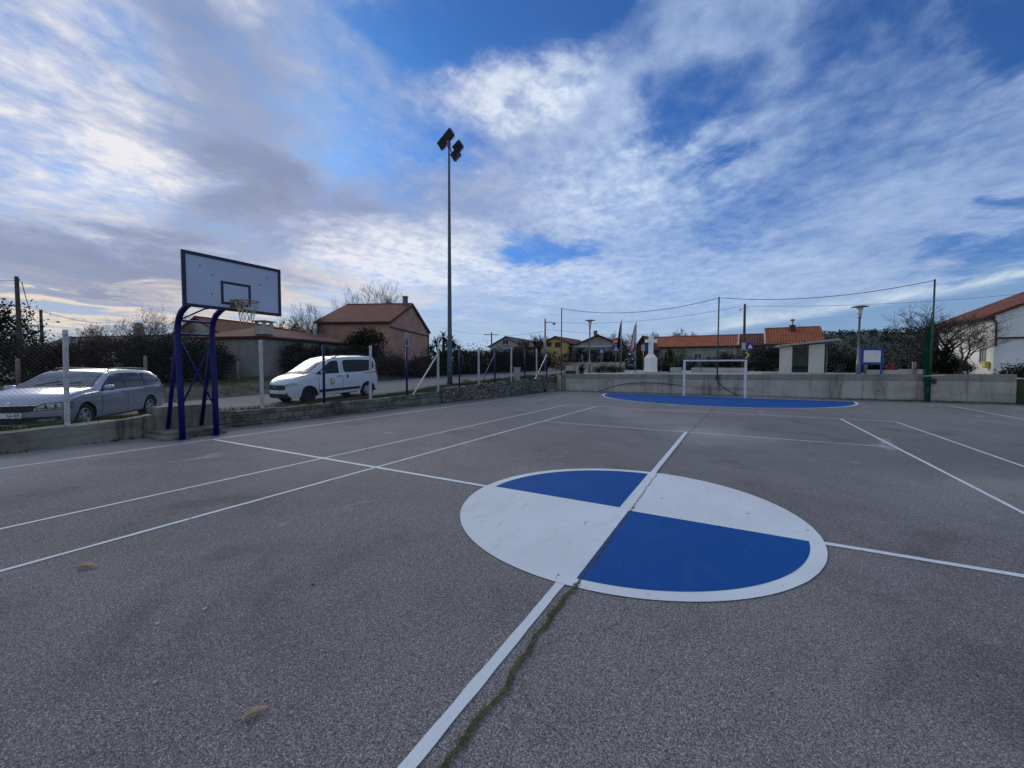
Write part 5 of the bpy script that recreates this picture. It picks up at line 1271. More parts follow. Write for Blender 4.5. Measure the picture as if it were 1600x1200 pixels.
def window(t, side, u, z, w, h, L=0, W=0, sill=True, fm='window_frame', shutter=False):
    """side 'f': on the facade (y=0); 'r': on the end x=L; 'l': end x=0.  u along the side, z sill height over base"""
    T = {'f': Matrix.Translation((u, 0, z)), 'r': Matrix.Translation((L, u, z)) @ Matrix.Rotation(PI/2, 4, 'Z'), 'l': Matrix.Translation((0, u, z)) @ Matrix.Rotation(-PI/2, 4, 'Z')}[side]
    g_ = MB().box((0, -.015, h/2), (w, .05, h)).obj('window', 'window_glass' if not shutter else 'shutter', t); g_.data.transform(T)
    f = MB(); k = .07
    for x in (-w/2-k/2, w/2+k/2): f.box((x, -.03, h/2), (k, .08, h+2*k))
    for zz in (-k/2, h+k/2): f.box((0, -.03, zz), (w, .08, k))
    f.box((0, -.042, h/2), (.05, .03, h))
    f.obj('frame', fm, g_).data.transform(T)
    if sill: MB().box((0, -.09, -k-.03), (w+.3, .2, .06)).obj('sill', 'pale_concrete', g_).data.transform(T)
def chimney(parent, x, y, z0, z1, w, m='old_concrete', cap=True, pots=False):
    c = MB().box((x, y, (z0+z1)/2), (w, w, z1-z0)).obj('chimney', m, parent)
    if pots:
        for sx in (-1, 1):
            for sy in (-1, 1): MB().box((x+sx*w*.38, y+sy*w*.38, z1+.14), (w*.2, w*.2, .28)).obj('cap_post', m, c)
        MB().box((x, y, z1+.31), (w*1.35, w*1.35, .07)).obj('cap_slab', m, c)
    elif cap:
        MB().box((x, y, z1+.035), (w*1.25, w*1.25, .07)).obj('chimney_cap', m, c)
    return c
def zat(py, D, px=800): return at(px, py, D).z
# pink two-storey house: near corner, long eave side to the left, gable to the right
cn = LD(-11.26, 38, 0); gd = (LD(-10.06, 50, 0)-cn).normalized(); ld = Vector((-gd.y, gd.x, 0))
if ld.dot(R0) > 0: ld = -ld
fl = cn+ld*7.1
t, L, ro = house('pink_house', 'large pink two-storey house with red tiled roof beyond the white van', (fl.x, fl.y), (cn.x, cn.y), 11.8, .75, 5.75, 8.15, 'pink', 'tile_red', 'x', .3)
chimney(ro, L-.55, 5.5, 7.0, 8.2, .42, 'old_concrete')
mb = MB(); mb.box((L+.03, 5.9, 4.55), (.10, 11.9, .14)); mb.obj('string_course', 'dark_trim', t)
mb = MB()
for y0, z0, y1, z1 in ((0, 4.95, 5.9, 7.35), (11.8, 4.95, 5.9, 7.35)):
    mb.tube([(L+.1, y0, z0), (L+.1, y1, z1)], .09, 4)
mb.obj('verge_board', 'dark_trim', t)
window(t, 'r', 4.2, 3.05, .85, 1.2, L); window(t, 'r', 9.3, .45, .8, 1.2, L); window(t, 'r', 3.2, .5, .9, 1.2, L)
MB().tube([(L+.08, 11.6, 5.0), (L+.08, 11.6, 0)], .05, 6).obj('downpipe', 'dark_trim', t)
# grey cottage with the big slotted chimney
K = at(414, 580, 27); rt_ = at(525, 580, 33.8); dvec = (rt_-K); dvec.z = 0; dvec.normalize()
B_ = K+dvec*9.0; base = H(K.x, K.y)-.1
t, L, ro = house('grey_cottage', 'low grey cottage with red hipped roof behind the basketball frame', (K.x, K.y), (B_.x, B_.y), 5.4, base, zat(527, 27, 414), zat(527, 27, 414)+.80, 'grey_plaster', 'tile_brown', 'x', .25, hip=2.3)
c = chimney(ro, .42, .42, 2.9, zat(505, 27, 414)-base-.15, .78, 'pale_concrete', pots=True)
window(t, 'l', 3.6, .9, 1.0, .8, L, sill=False)
# small gabled house further back
A_ = at(268, 580, 40); B_ = at(352, 580, 38.5); base = H(A_.x, A_.y)
t, L, ro = house('gabled_house', 'small pale gabled house with red roof rising behind the basketball frame', (A_.x, A_.y), (B_.x, B_.y), 9, base, zat(528, 39), zat(497, 39, 310), 'dim_plaster', 'tile_red', 'y', .3)
# ringed chimney and long low roof behind the hedge
A_ = at(60, 580, 52); B_ = at(225, 580, 47); base = H(A_.x, A_.y)
t, L, ro = house('stone_farmhouse', 'low dark stone farmhouse with a fat round chimney behind the hedge', (A_.x, A_.y), (B_.x, B_.y), 6, base, zat(541, 48), zat(527, 50), 'grey_plaster', 'tile_grey', 'x', .3)
q = MB(); zc = zat(500, 47, 192)-base; x = L*.80
q.lathe([(.52, 2), (.50, zc-.75), (.62, zc-.72), (.62, zc-.55), (.40, zc-.50), (.40, zc-.15), (.46, zc-.12), (.2, zc)], 12, Matrix.Translation((x, 2.0, 0))); q.obj('chimney', 'dim_plaster', ro)
# blue-grey gable, yellow house, grey house
A_ = at(766, 580, 62); B_ = at(815, 580, 60); base = H(A_.x, A_.y)
t, L, ro = house('blue_gable_house', 'distant blue-grey gable house rising above the hedge right of the mast', (A_.x, A_.y), (B_.x, B_.y), 10, base, zat(541, 61), zat(527.5, 61), 'blue_plaster', 'tile_grey', 'y', .35)
window(t, 'f', L*.5, 3.2, .9, .7, L)
A_ = at(845, 580, 55); B_ = at(889, 580, 53); base = H(A_.x, A_.y)
t, L, ro = house('yellow_house', 'yellow rendered house with a low gable and two small dark windows', (A_.x, A_.y), (B_.x, B_.y), 9, base, zat(537, 54), zat(527.5, 54), 'yellow_plaster', 'tile_brown', 'y', .4)
window(t, 'f', L*.30, zat(540, 54)-base, .5, .45, L, sill=False, fm='dark_trim'); window(t, 'f', L*.62, zat(541.5, 54)-base, .75, .5, L, sill=False, fm='dark_trim')
A_ = at(806, 580, 60); B_ = at(846, 580, 58); base = H(A_.x, A_.y)
t, L, ro = house('brown_roof_house', 'low house with a dull brown roof just left of the yellow house', (A_.x, A_.y), (B_.x, B_.y), 6, base, zat(543, 59), zat(535, 60), 'ochre_plaster', 'tile_brown', 'x', .3)
window(t, 'f', L*.7, 1.2, .8, .9, L)
A_ = at(893, 580, 52); B_ = at(975, 580, 51); base = H(A_.x, A_.y)
t, L, ro = house('grey_gable_house', 'wide grey gabled house behind the dark hedge and no-entry sign', (A_.x, A_.y), (B_.x, B_.y), 11, base, zat(541, 51), zat(524, 51), 'grey_plaster', 'tile_brown', 'y', .4)
chimney(ro, L*.46, 1.2, 4.0, zat(515.5, 51)-base, .42, 'old_concrete')
MB().box((L/2, -.03, zat(540.5, 51)-base), (L, .1, .16)).obj('string_course', 'window_frame', t)
window(t, 'f', L*.3, .9, 1.1, 1.2, L); window(t, 'f', L*.7, .9, 1.1, 1.2, L)
# long low red-roofed row
A_ = at(1002, 580, 50); B_ = at(1150, 580, 45); base = 1.35
eL = zat(541.5, 47, 1080); 
t, L, ro = house('long_house', 'long low house with an orange-red tiled roof behind the white cross', (A_.x, A_.y), (B_.x, B_.y), 7, base, eL, zat(527, 50, 1080), 'dim_plaster', 'tile_orange', 'x', .3)
window(t, 'f', L*.62, 1.25, .75, .6, L); window(t, 'f', L*.30, 1.0, .8, 1.1, L); window(t, 'f', L*.86, 1.0, .8, 1.1, L)
mb = MB(); sl = (zat(527, 50, 1080)-eL)/3.5
mb.tube([(L+.16, -.3, eL-base-.3*sl+.17), (L+.16, 3.5, zat(527, 50, 1080)-base+.17)], .09, 5); mb.obj('verge_tiles', 'pale_concrete', ro)
A2 = at(992, 580, 47); B2 = at(1016, 580, 46)
t, L, ro = house('brick_annexe', 'small brown-red gabled annexe left of the white cross', (A2.x, A2.y), (B2.x, B2.y), 3.0, 1.35, zat(545, 46.5), zat(527.5, 47), 'tile_brown', 'tile_brown', 'y', .1)
A3 = at(1146, 580, 45.6); B3 = at(1197, 580, 44); 
t, L, ro = house('dark_roof_house', 'low house section with a dark brown roof right of the long orange one', (A3.x, A3.y), (B3.x, B3.y), 6.5, 1.35, zat(540.5, 45, 1170), zat(524.5, 47.5, 1170), 'grey_plaster', 'tile_brown', 'x', .25)
window(t, 'f', L*.5, 1.0, .9, 1.0, L)
A4 = at(1197, 580, 42); B4 = LD(26+.865*4.6, 42-.5*4.6, 0); 
e4, r4 = zat(537, 41.5, 1230), zat(515.5, 44.5, 1230)
t, L, ro = house('orange_roof_house', 'house with a bright orange roof and tall metal flue behind the bus shelter', (A4.x, A4.y), (B4.x, B4.y), 6.5, 1.3, e4, r4, 'dim_plaster', 'tile_orange', 'x', .3)
c = chimney(ro, L*.50, 2.5, e4-1.3+.6, r4-1.3+.28, .48, 'tile_brown'); MB().lathe([(.09, r4-1.3+.3), (.08, r4-1.3+.75), (.2, r4-1.3+.85), (.2, r4-1.3+.95), (.05, r4-1.3+1.0)], 10, Matrix.Translation((L*.50, 2.5, 0))).obj('flue', 'galv', c)
mb = MB(); sl = (r4-e4)/3.25; mb.tube([(-.16, -.3, e4-1.3-.3*sl+.17), (-.16, 3.25, r4-1.3+.17)], .09, 5); mb.obj('verge_tiles', 'pale_concrete', ro)
# white house at the right
Kc = LD(29.05, 24.8, 0); Fr = LD(31.8, 30.6, 0); wd = (Fr-Kc).normalized(); gd = Vector((-wd.y, wd.x, 0))
if gd.dot(R0) < 0: gd = -gd
Bc = Kc+gd*9.4; base = 1.1
t, L, ro = house('white_house', 'big white house with a red roof at the right edge, bare tree before it', (Kc.x, Kc.y), (Bc.x, Bc.y), 6.6, base, zat(492, 24.8, 1551), zat(492, 24.8, 1551)+2.15, 'white_plaster', 'tile_red', 'y', .42)
e_ = zat(492, 24.8, 1551)-base
window(t, 'l', 1.05, zat(566, 25.7, 1538)-base, .42, .86, L, sill=False, shutter=True)
MB().box((L/2+.05, -.04, zat(528, 24.6, 1575)-base), (L, .10, .10)).obj('string_course', 'dark_trim', t)
MB().tube([(-.42, -.06, e_-.1), (-.12, -.08, e_-.25), (-.0, -.09, e_-.45), (.03, -.09, 1.9)], .055, 6).obj('downpipe', 'dark_trim', t)
yb_ = MB().box((-.12, .45, zat(570, 25.2, 1549)-base), (.2, .30, .40), bev=.02).obj('meter_box', 'sign_yellow', t)
window(t, 'f', 3.2, 3.0, 1.0, 1.2, L, shutter=True)
# ------------------------------------------------------------------ vegetation
def leaves(mb, blobs, n, size, rnd, per=22, spread=.28, flat_=0.0, droop=0.0):
    """leaf faces in uneven clumps filling the given ellipsoids (cx,cy,cz,rx,ry,rz)"""
    vol = [b[3]*b[4]*b[5] for b in blobs]; tot = sum(vol)
    for b, v in zip(blobs, vol):
        nc = max(3, int(n*v/tot/per))
        for _ in range(nc):
            while True:
                u = Vector((rnd.uniform(-1, 1), rnd.uniform(-1, 1), rnd.uniform(-1, 1)))
                if u.length < 1: break
            if u.length > .01: u = u.normalized()*(u.length**.45)
            lump = 1+.22*mnoise.noise(Vector((u.x*2.2+b[0], u.y*2.2+b[1], u.z*2.2)))
            c = Vector((b[0]+u.x*b[3]*lump, b[1]+u.y*b[4]*lump, b[2]+u.z*b[5]*lump)); sp = spread*(.6+.9*rnd.random())
            for _k in range(int(per*rnd.uniform(.5, 1.5))):
                p = c+Vector((rnd.gauss(0, sp), rnd.gauss(0, sp), rnd.gauss(0, sp*.75)))
                if p.z < .02: p.z = rnd.uniform(.02, .2)
                s = size*rnd.uniform(.6, 1.35)
                a = Vector((rnd.gauss(0, 1), rnd.gauss(0, 1), rnd.gauss(0, .7)-droop)).normalized()
                q = a.cross(Vector((rnd.gauss(0, 1), rnd.gauss(0, 1), rnd.gauss(0, 1)))).normalized()
                w = s*.42
                mb.add([p-a*s*.5, p+q*w*.5+a*s*.02, p+a*s*.55, p-q*w*.5+a*s*.02], [(0, 1, 2, 3)])
TW = [.006]
def branch(tr, cr, p, d, L, r, lv, rnd, maxlv, up=.15, spread=.6, kids=(2, 4), twig=None):
    n = 4 if lv < 2 else 3; pts = [Vector(p)]; rs = [r]; q = Vector(p); dd = Vector(d).normalized()
    for k in range(n):
        dd = (dd+Vector((rnd.gauss(0, .16), rnd.gauss(0, .16), rnd.gauss(0, .10)+up*.25))).normalized()
        q = q+dd*L/n; pts.append(q.copy()); rs.append(max(TW[0]*.8, r*(1-.55*(k+1)/n)))
    (tr if lv < 2 else cr).tube(pts, rs, 7 if lv == 0 else (5 if lv < 2 else 3), cap=False)
    if twig is not None and lv >= maxlv-1: twig += [pts[-1], pts[-2]]
    if lv >= maxlv: return
    for i in range(rnd.randint(*kids)):
        k = rnd.randint(max(1, n-2) if lv == 0 else 1, n); b = pts[k]
        ang = rnd.uniform(0, 2*PI); s = Vector((math.cos(ang), math.sin(ang), rnd.uniform(-.1, .8)))
        nd = (dd*(1-spread*.6)+s*spread).normalized()
        branch(tr, cr, b, nd, L*rnd.uniform(.55, .82), max(TW[0], rs[k]*rnd.uniform(.5, .72)), lv+1, rnd, maxlv, up, spread, kids, twig)
    branch(tr, cr, pts[-1], dd, L*.72, rs[-1]*.9, lv+1, rnd, maxlv, up, spread, kids, twig)
def bare_tree(px, ybase, ytop, D, label, seed, maxlv=5, kids=(2, 3), spread=.6, lean=(0, 0), stems=1, tr_m='bark', leafm=None, nleaf=0, lsize=.1, r=.13, up=.2, name='bare_tree', z0=None, first=.34, group=None, tw=.13):
    TW[0] = max(.006, D/F0*tw); rnd = random.Random(seed); p = at(px, ybase, D); zb_ = H(p.x, p.y)-.05 if z0 is None else z0; h = at(px, ytop, D).z-zb_
    t = thing(name, label, 'tree', (p.x, p.y, zb_), group=group)
    tr, cr, tw = MB(), MB(), []
    for s in range(stems):
        a = rnd.uniform(0, 2*PI); d = Vector((lean[0]+(.35*math.cos(a) if stems > 1 else 0), lean[1]+(.35*math.sin(a) if stems > 1 else 0), 1))
        branch(tr, cr, (0, 0, 0), d, h*first, r, 0, rnd, maxlv, up, spread, kids, tw)
    zs = max(v[2] for v in cr.v); k = h/zs
    for m in (tr, cr): m.v = [(v[0]*k, v[1]*k, v[2]*k) for v in m.v]
    tr.obj('trunk', tr_m, t, smooth=True, fix=False); c = cr.obj('crown', tr_m, t, fix=False)
    if leafm:
        lm = MB()
        for _ in range(nleaf):
            q = rnd.choice(tw)*k; lm.add([(q.x+rnd.gauss(0, .12)+dx*lsize, q.y+rnd.gauss(0, .12)*1+dy*lsize, q.z+rnd.gauss(0, .12)+dz*lsize) for dx, dy, dz in [(rnd.gauss(0, .6), rnd.gauss(0, .6), rnd.gauss(0, .6)) for _i in range(3)]], [(0, 1, 2)])
        # re-centre loose leaf triangles so they stay leaf sized
        for i in range(0, len(lm.v), 3):
            c0 = Vector(lm.v[i]); 
            for j in (1, 2): lm.v[i+j] = tuple(c0+(Vector(lm.v[i+j])-c0).normalized()*lsize)
        lm.obj('foliage', leafm, t, fix=False)
    return t
def shrub(name, label, cat, parts, leafm, n, size, seed, stems=True, group=None, spread=.28, trunk_h=None):
    """parts: list of (px, ytop, ybot, halfwidth_px, D, depth_m)"""
    rnd = random.Random(seed); p0 = parts[len(parts)//2]; o = at(p0[0], 580, p0[4]); z0 = H(o.x, o.y)-.05
    t = thing(name, label, cat, (o.x, o.y, z0), group=group); blobs = []
    for px, yt, ybm, hw_, D, dm in parts:
        c = at(px, (yt+ybm)/2, D); zt, zb_ = at(px, yt, D).z, at(px, ybm, D).z; rx = hw_*D/F0
        blobs.append((c.x-o.x, c.y-o.y, (zt+zb_)/2-z0, max(rx, dm*.5), max(dm*.5, rx*.8), (zt-zb_)/2))
    mb = MB(); leaves(mb, blobs, n, size, rnd, spread=spread); mb.obj('crown', leafm, t, fix=False)
    s = MB()
    for b in blobs:
        for k in range(1):
            a = rnd.uniform(0, 6.28); s.tube([(b[0]+.1*math.cos(a), b[1]+.1*math.sin(a), max(0, (b[2]-b[5])*.3)), (b[0]+b[3]*.25*math.cos(a), b[1]+b[4]*.25*math.sin(a), b[2]), (b[0]+b[3]*.5*math.cos(a), b[1]+b[4]*.5*math.sin(a), b[2]+b[5]*.6)], [.05, .035, .012], 5)
    s.obj('trunk', 'bark', t, fix=False)
    return t
def hedge(name, label, run, depth, leafm, n, size, seed, cat='hedge', box=False):
    """run: list of (px, ytop, D): a hedge standing on the ground along these points"""
    rnd = random.Random(seed); P = []
    for px, yt, D in run:
        c = at(px, 580, D); P.append((c.x, c.y, H(c.x, c.y)-.05, at(px, yt, D).z))
    o = P[len(P)//2]; t = thing(name, label, cat, (o[0], o[1], o[2]))
    blobs = []
    for a, b in zip(P[:-1], P[1:]):
        L = math.hypot(b[0]-a[0], b[1]-a[1]); k = max(1, int(L/(.9 if not box else .5)))
        for i in range(k):
            f = (i+.5)/k; x, y, z0, z1 = [a[j]+(b[j]-a[j])*f for j in range(4)]
            if not box: z1 += rnd.uniform(-.16, .16)*(z1-z0)*.6
            blobs.append((x-o[0]+rnd.uniform(-.1, .1), y-o[1], (z0+z1)/2-o[2], max(.55, L/k*.75), depth*.5, (z1-z0)/2*(1.0 if not box else 1.08)))
    mb = MB(); leaves(mb, blobs, n, size, rnd, spread=.20 if not box else .12); mb.obj('foliage', leafm, t, fix=False)
    s = MB()
    for b in blobs[::2]:
        for k in range(3):
            a = rnd.uniform(0, 6.28); s.tube([(b[0], b[1], b[2]-b[5]), (b[0]+.3*math.cos(a), b[1]+.3*math.sin(a), b[2]), (b[0]+.5*math.cos(a), b[1]+.5*math.sin(a), b[2]+b[5]*.85)], [.05, .03, .01], 4)
    s.obj('undergrowth', 'bark', t, fix=False); return t
# --- far left
shrub('evergreen_tree', 'tall dark evergreen tree behind the thick wooden pole at far left', 'tree', [(-40, 468, 610, 60, 27, 3.0), (14, 474, 570, 40, 27, 2.4), (45, 505, 590, 26, 26, 2.0), (-10, 530, 610, 60, 24, 2)], 'leaf_dark', 11900, .22, 1, spread=.35)
hedge('wild_hedge', 'dark overgrown hedge behind the silver estate car', [(40, 545, 23), (75, 538, 23), (110, 531, 23.5), (150, 531, 24), (200, 527, 24.5), (250, 526, 25), (300, 527, 26), (352, 533, 27)], 1.7, 'leaf_brown', 20400, .16, 2)
hedge('wild_hedge', 'greener ivy-grown hedge directly behind the basketball frame', [(205, 532, 22.5), (240, 531, 22.8), (280, 529, 23.2), (330, 532, 24), (352, 545, 24.5)], 1.4, 'leaf_dark', 15300, .14, 3)
bare_tree(250, 580, 470, 30, 'pale bare tree rising over the hedge left of the basketball frame', 11, 5, (2, 4), .62, stems=2, tr_m='bark_warm', leafm='leaf_backlit', nleaf=260, lsize=.10, r=.12)
bare_tree(228, 580, 488, 33, 'smaller bare bush tinted with golden backlight between the round chimney and the bare tree', 12, 5, (2, 3), .7, stems=3, tr_m='bark_warm', leafm='leaf_backlit', nleaf=300, lsize=.10, r=.07, name='bare_shrub')
bare_tree(150, 580, 503, 31, 'leafy sapling tinted with golden backlight over the hedge between the wooden pole and the round chimney', 13, 5, (2, 3), .6, stems=3, tr_m='bark_warm', leafm='leaf_backlit', nleaf=420, lsize=.11, r=.07, name='bare_shrub')
bare_tree(105, 585, 520, 25, 'leafless tangled shrub behind the estate car windscreen', 14, 5, (2, 4), .8, stems=4, tr_m='bark', r=.05, name='bare_shrub')
# --- behind the van
hedge('ivy_hedge', 'ivy-covered dark hedge along the grey cottage behind the van', [(447, 533, 28), (480, 537, 28.5), (520, 541, 29.5), (560, 545, 31), (612, 556, 33)], 1.6, 'leaf_dark', 18700, .15, 4)
hedge('wild_hedge', 'low dark brown scrub along the foot of the pink house', [(530, 562, 27), (565, 560, 27.5), (600, 558, 28), (640, 562, 29), (668, 566, 30)], 1.6, 'leaf_brown', 10500, .14, 5)
shrub('round_bush', 'dense dark round-topped bush in front of the pink house', 'bush', [(575, 512, 560, 22, 33, 2.0), (556, 522, 560, 14, 32.5, 1.5)], 'leaf_dark', 6120, .17, 6)
bare_tree(590, 575, 437, 58, 'big bare tree standing behind the pink house roof', 21, 5, (2, 4), .55, stems=3, r=.26, up=.3)
bare_tree(480, 580, 470, 36, 'thin sapling with a few leaves left of the pink house', 22, 5, (2, 3), .5, stems=3, leafm='leaf_brown', nleaf=160, lsize=.11, r=.06, up=.3)
bare_tree(452, 580, 492, 38, 'dark twiggy bush above the red cottage roof', 23, 5, (2, 3), .6, stems=3, leafm='leaf_dark', nleaf=420, lsize=.14, r=.06)
bare_tree(622, 585, 545, 31, 'thin crooked bare bush in front of the pink gable wall', 24, 4, (2, 3), .6, stems=2, r=.05, lean=(.2, .1), name='bare_shrub')
# spiky palm-like tree by the mast
def palm():
    rnd = random.Random(9); p = at(693, 580, 36); z0 = H(p.x, p.y)-.05; t = thing('palm_tree', 'dark spiky palm-like tree right behind the floodlight mast', 'tree', (p.x, p.y, z0))
    zc = at(693, 536, 36).z-z0; tr = MB(); fr = MB()
    for k, (dx, dy, dz) in enumerate(((0, 0, .55), (-.9, .1, -.1), (.9, -.2, .0), (.3, .8, .2), (-1.6, .2, -.6), (1.5, .1, -.7))):
        top = Vector((dx, dy, zc+dz)); tr.tube([(dx*.1, dy*.1, 0), (dx*.4, dy*.4, zc*.5), tuple(top)], [.2, .16, .10], 7)
        for i in range(42):
            a = rnd.uniform(0, 2*PI); e = rnd.uniform(-.5, 1.3); d = Vector((math.cos(a)*math.cos(e), math.sin(a)*math.cos(e), math.sin(e))); L = rnd.uniform(.75, 1.45)
            s = d.cross(Vector((0, 0, 1))); s = s.normalized()*.055 if s.length > .05 else Vector((.055, 0, 0))
            q = [top+d*(L*f)+Vector((0, 0, -.42*f*f*L)) for f in (.05, .4, .75, 1)]
            fr.add([q[0]-s*.5, q[0]+s*.5, q[1]+s, q[1]-s, q[2]+s*.8, q[2]-s*.8, q[3]], [(0, 1, 2, 3), (3, 2, 4, 5), (5, 4, 6)])
    tr.obj('trunk', 'bark', t, fix=False); fr.obj('crown', 'leaf_dark', t, fix=False)
palm()
hedge('wild_hedge', 'long dark hedge beyond the road from the mast to the slim lamp pole', [(655, 558, 30), (700, 549, 31.5), (735, 546, 33), (775, 549, 35), (815, 550, 38), (850, 556, 41)], 2.2, 'leaf_dark', 26000, .20, 7)
shrub('golden_bush', 'yellow-green bush glowing above the dark hedge right of the mast', 'bush', [(737, 546, 575, 15, 33, 1.4), (752, 542, 572, 9, 33.5, 1.2)], 'leaf_olive', 1500, .15, 8)
shrub('golden_bush', 'second olive bush below the blue-grey gable', 'bush', [(783, 538, 572, 15, 44, 1.6), (800, 542, 572, 11, 44, 1.4)], 'leaf_olive', 1500, .17, 9)
shrub('purple_bush', 'dark purplish bush in front of the yellow house', 'bush', [(862, 552, 574, 15, 41, 1.6), (848, 553, 578, 10, 40, 1.4), (878, 557, 575, 8, 42, 1.2)], 'leaf_purple', 2200, .16, 10)
bare_tree(835, 580, 520, 56, 'faint bare tree between the brown roof and the slim lamp pole', 25, 5, (2, 4), .6, stems=2, r=.08)
bare_tree(803, 580, 530, 46, 'stiff pale bare stump tree right of the blue-grey gable', 26, 3, (2, 3), .5, stems=1, r=.13, tr_m='bark_warm')
hedge('clipped_hedge', 'tall blue-green hedge in front of the grey gabled house', [(884, 548, 46), (900, 545, 46), (930, 544, 46), (960, 546, 45.5), (978, 549, 45)], 1.6, 'leaf_blue', 11050, .16, 11)
shrub('cone_shrub', 'small dark cone-shaped shrub at the corner of the square', 'shrub', [(909, 572, 584, 4.5, 30, .4), (909, 567, 578, 2.6, 30, .25)], 'leaf_dark', 1190, .07, 12, spread=.06)
shrub('low_bush', 'low dark ground bush between the lamp and the flagpoles', 'bush', [(948, 572, 583, 14, 33, 1.2), (966, 573, 582, 10, 33.5, 1.0), (936, 575, 583, 8, 32.5, .8)], 'leaf_dark', 2550, .10, 13, spread=.12)
shrub('low_bush', 'low brown bush at the right of the white cross', 'bush', [(1035, 571, 582, 12, 32, 1.0), (1048, 573, 582, 8, 32, .8)], 'leaf_dark', 1870, .10, 14, spread=.12)
shrub('leafy_tree', 'dense green tree between the two flagpoles and the annexe', 'tree', [(985, 533, 574, 13, 43, 2.2), (978, 540, 574, 10, 42, 1.8), (996, 545, 574, 8, 43, 1.6)], 'leaf_green', 2600, .18, 15)
for i, (px, D, lab, yt) in enumerate(((942, 66, 'left of three faint bare trees above the grey gable', 518), (957, 64, 'middle of three faint bare trees above the grey gable', 517), (972, 62, 'right of three faint bare trees, by the navy flag', 523))):
    bare_tree(px, 580, yt, D, lab, 31+i, 5, (2, 3), .6, stems=2, r=.09, group='bare trees behind the grey gable')
bare_tree(1006, 580, 518, 60, 'slender bare tree rising behind the white cross', 35, 5, (2, 3), .5, stems=3, r=.06)
bare_tree(1060, 580, 510, 56, 'leafy dark tree standing behind the long orange roof', 36, 5, (3, 4), .65, stems=3, leafm='leaf_blue', nleaf=900, lsize=.20, r=.10)
hedge('clipped_hedge', 'dark clipped hedge behind the white cross, in front of the long house', [(978, 560.5, 41), (1000, 560.5, 40.5), (1040, 560, 39.5), (1085, 561, 38.5), (1110, 562, 38)], 1.0, 'leaf_dark', 11900, .10, 16, box=True)
hedge('clipped_hedge', 'dark clipped hedge between the goal and the bus shelter', [(1100, 559, 37), (1130, 561, 36), (1160, 563, 35), (1190, 564, 34), (1216, 563, 33)], 1.1, 'leaf_dark', 11900, .10, 17, box=True)
shrub('round_bush', 'dark round bush against the pale wall of the long house', 'bush', [(1046, 547, 566, 6.5, 43, .8)], 'leaf_dark', 1190, .12, 18, spread=.1)
shrub('round_bush', 'loose green bush beside the small dark window of the long house', 'bush', [(1063, 545, 568, 11, 42.5, 1.0)], 'leaf_olive', 900, .14, 19)
bare_tree(1138, 575, 543, 38, 'leafless clipped shrub against the pale wall behind the goal', 37, 4, (3, 4), .9, stems=4, r=.035, name='bare_shrub')
shrub('leafy_tree', 'blue-green leafy trees just left of the bus shelter', 'tree', [(1190, 541, 575, 13, 36, 2.0), (1207, 545, 575, 11, 35, 1.8), (1216, 540, 560, 9, 36, 1.5)], 'leaf_blue', 5440, .15, 20)
shrub('leafy_tree', 'dark trees filling the space behind the bus shelter', 'tree', [(1235, 540, 580, 14, 34, 2.2), (1262, 538, 580, 15, 33.5, 2.2), (1290, 540, 582, 12, 33, 2.0)], 'leaf_dark', 6120, .16, 21)
bare_tree(1256, 560, 506, 60, 'bare treetop over the bright orange roof', 38, 5, (3, 4), .7, stems=3, r=.08)
hedge('wild_hedge', 'scrubby hedge between the bus shelter and the notice board', [(1296, 552, 31), (1315, 558, 30), (1335, 562, 30), (1356, 560, 30), (1385, 560, 30.5)], 1.6, 'leaf_dark', 8840, .14, 22)
shrub('agave_plant', 'pale spiky plant right of the bus shelter', 'plant', [(1302, 563, 580, 5, 27, .5), (1313, 567, 582, 6, 27, .5)], 'leaf_silver', 160, .16, 23, spread=.18)
shrub('flowering_bush', 'loose grey-white leafed bush behind the notice board', 'bush', [(1392, 545, 578, 11, 27.5, 1.2), (1405, 556, 578, 9, 27, 1.0)], 'leaf_silver', 520, .11, 24, spread=.25)
shrub('flowering_bush', 'whitish bush beside the bunched green net', 'bush', [(1424, 536, 562, 13, 28, 1.4), (1438, 543, 570, 10, 28, 1.2)], 'leaf_silver', 620, .11, 25, spread=.25)
hedge('wild_hedge', 'dark bushes behind the garden wall, left of the bunched net', [(1385, 549, 30), (1405, 546, 30), (1430, 546, 30), (1450, 548, 29.5)], 1.8, 'leaf_dark', 7820, .14, 26)
q = MB(); rnd = random.Random(4); pf = at(1389, 575, 25.2); leaves(q, [(0, 0, .13, .28, .18, .15)], 190, .08, rnd, spread=.08)
tf = thing('flower_pot', 'orange-red flowers in a tub on the white planter wall', 'flowers', (pf.x, pf.y, at(1389, 577.5, 25.2).z))
q.obj('blossom', 'red_flower', tf, fix=False); MB().lathe([(.10, -.22), (.17, .02), (.15, .03)], 12).obj('pot', 'tile_orange', tf)
# --- big bare tree and shrub on the right
bare_tree(1478, 584, 463, 25.5, 'wide bare tree leaning over the white house wall', 51, 5, (2, 3), .85, lean=(-.25, .1), stems=4, r=.15, up=.03, first=.30, tw=.19)
bare_tree(1494, 584, 486, 24.6, 'reddish-stemmed bare tree spreading right across the white wall', 57, 5, (2, 3), .80, lean=(.10, .0), stems=2, tw=.17, r=.10, up=.05, tr_m='bark_warm', first=.34)
shrub('laurel_bush', 'dense dark bush at the foot of the bare tree by the white house', 'bush', [(1470, 545, 586, 17, 25.5, 1.4), (1488, 562, 586, 13, 25, 1.2), (1455, 555, 586, 10, 25.6, 1.0)], 'leaf_dark', 6120, .12, 27, spread=.16)
bare_tree(1512, 583, 563, 24, 'tiny potted bush against the white house wall', 53, 4, (3, 4), .7, stems=2, leafm='leaf_silver', nleaf=120, lsize=.06, r=.03, name='small_bush')
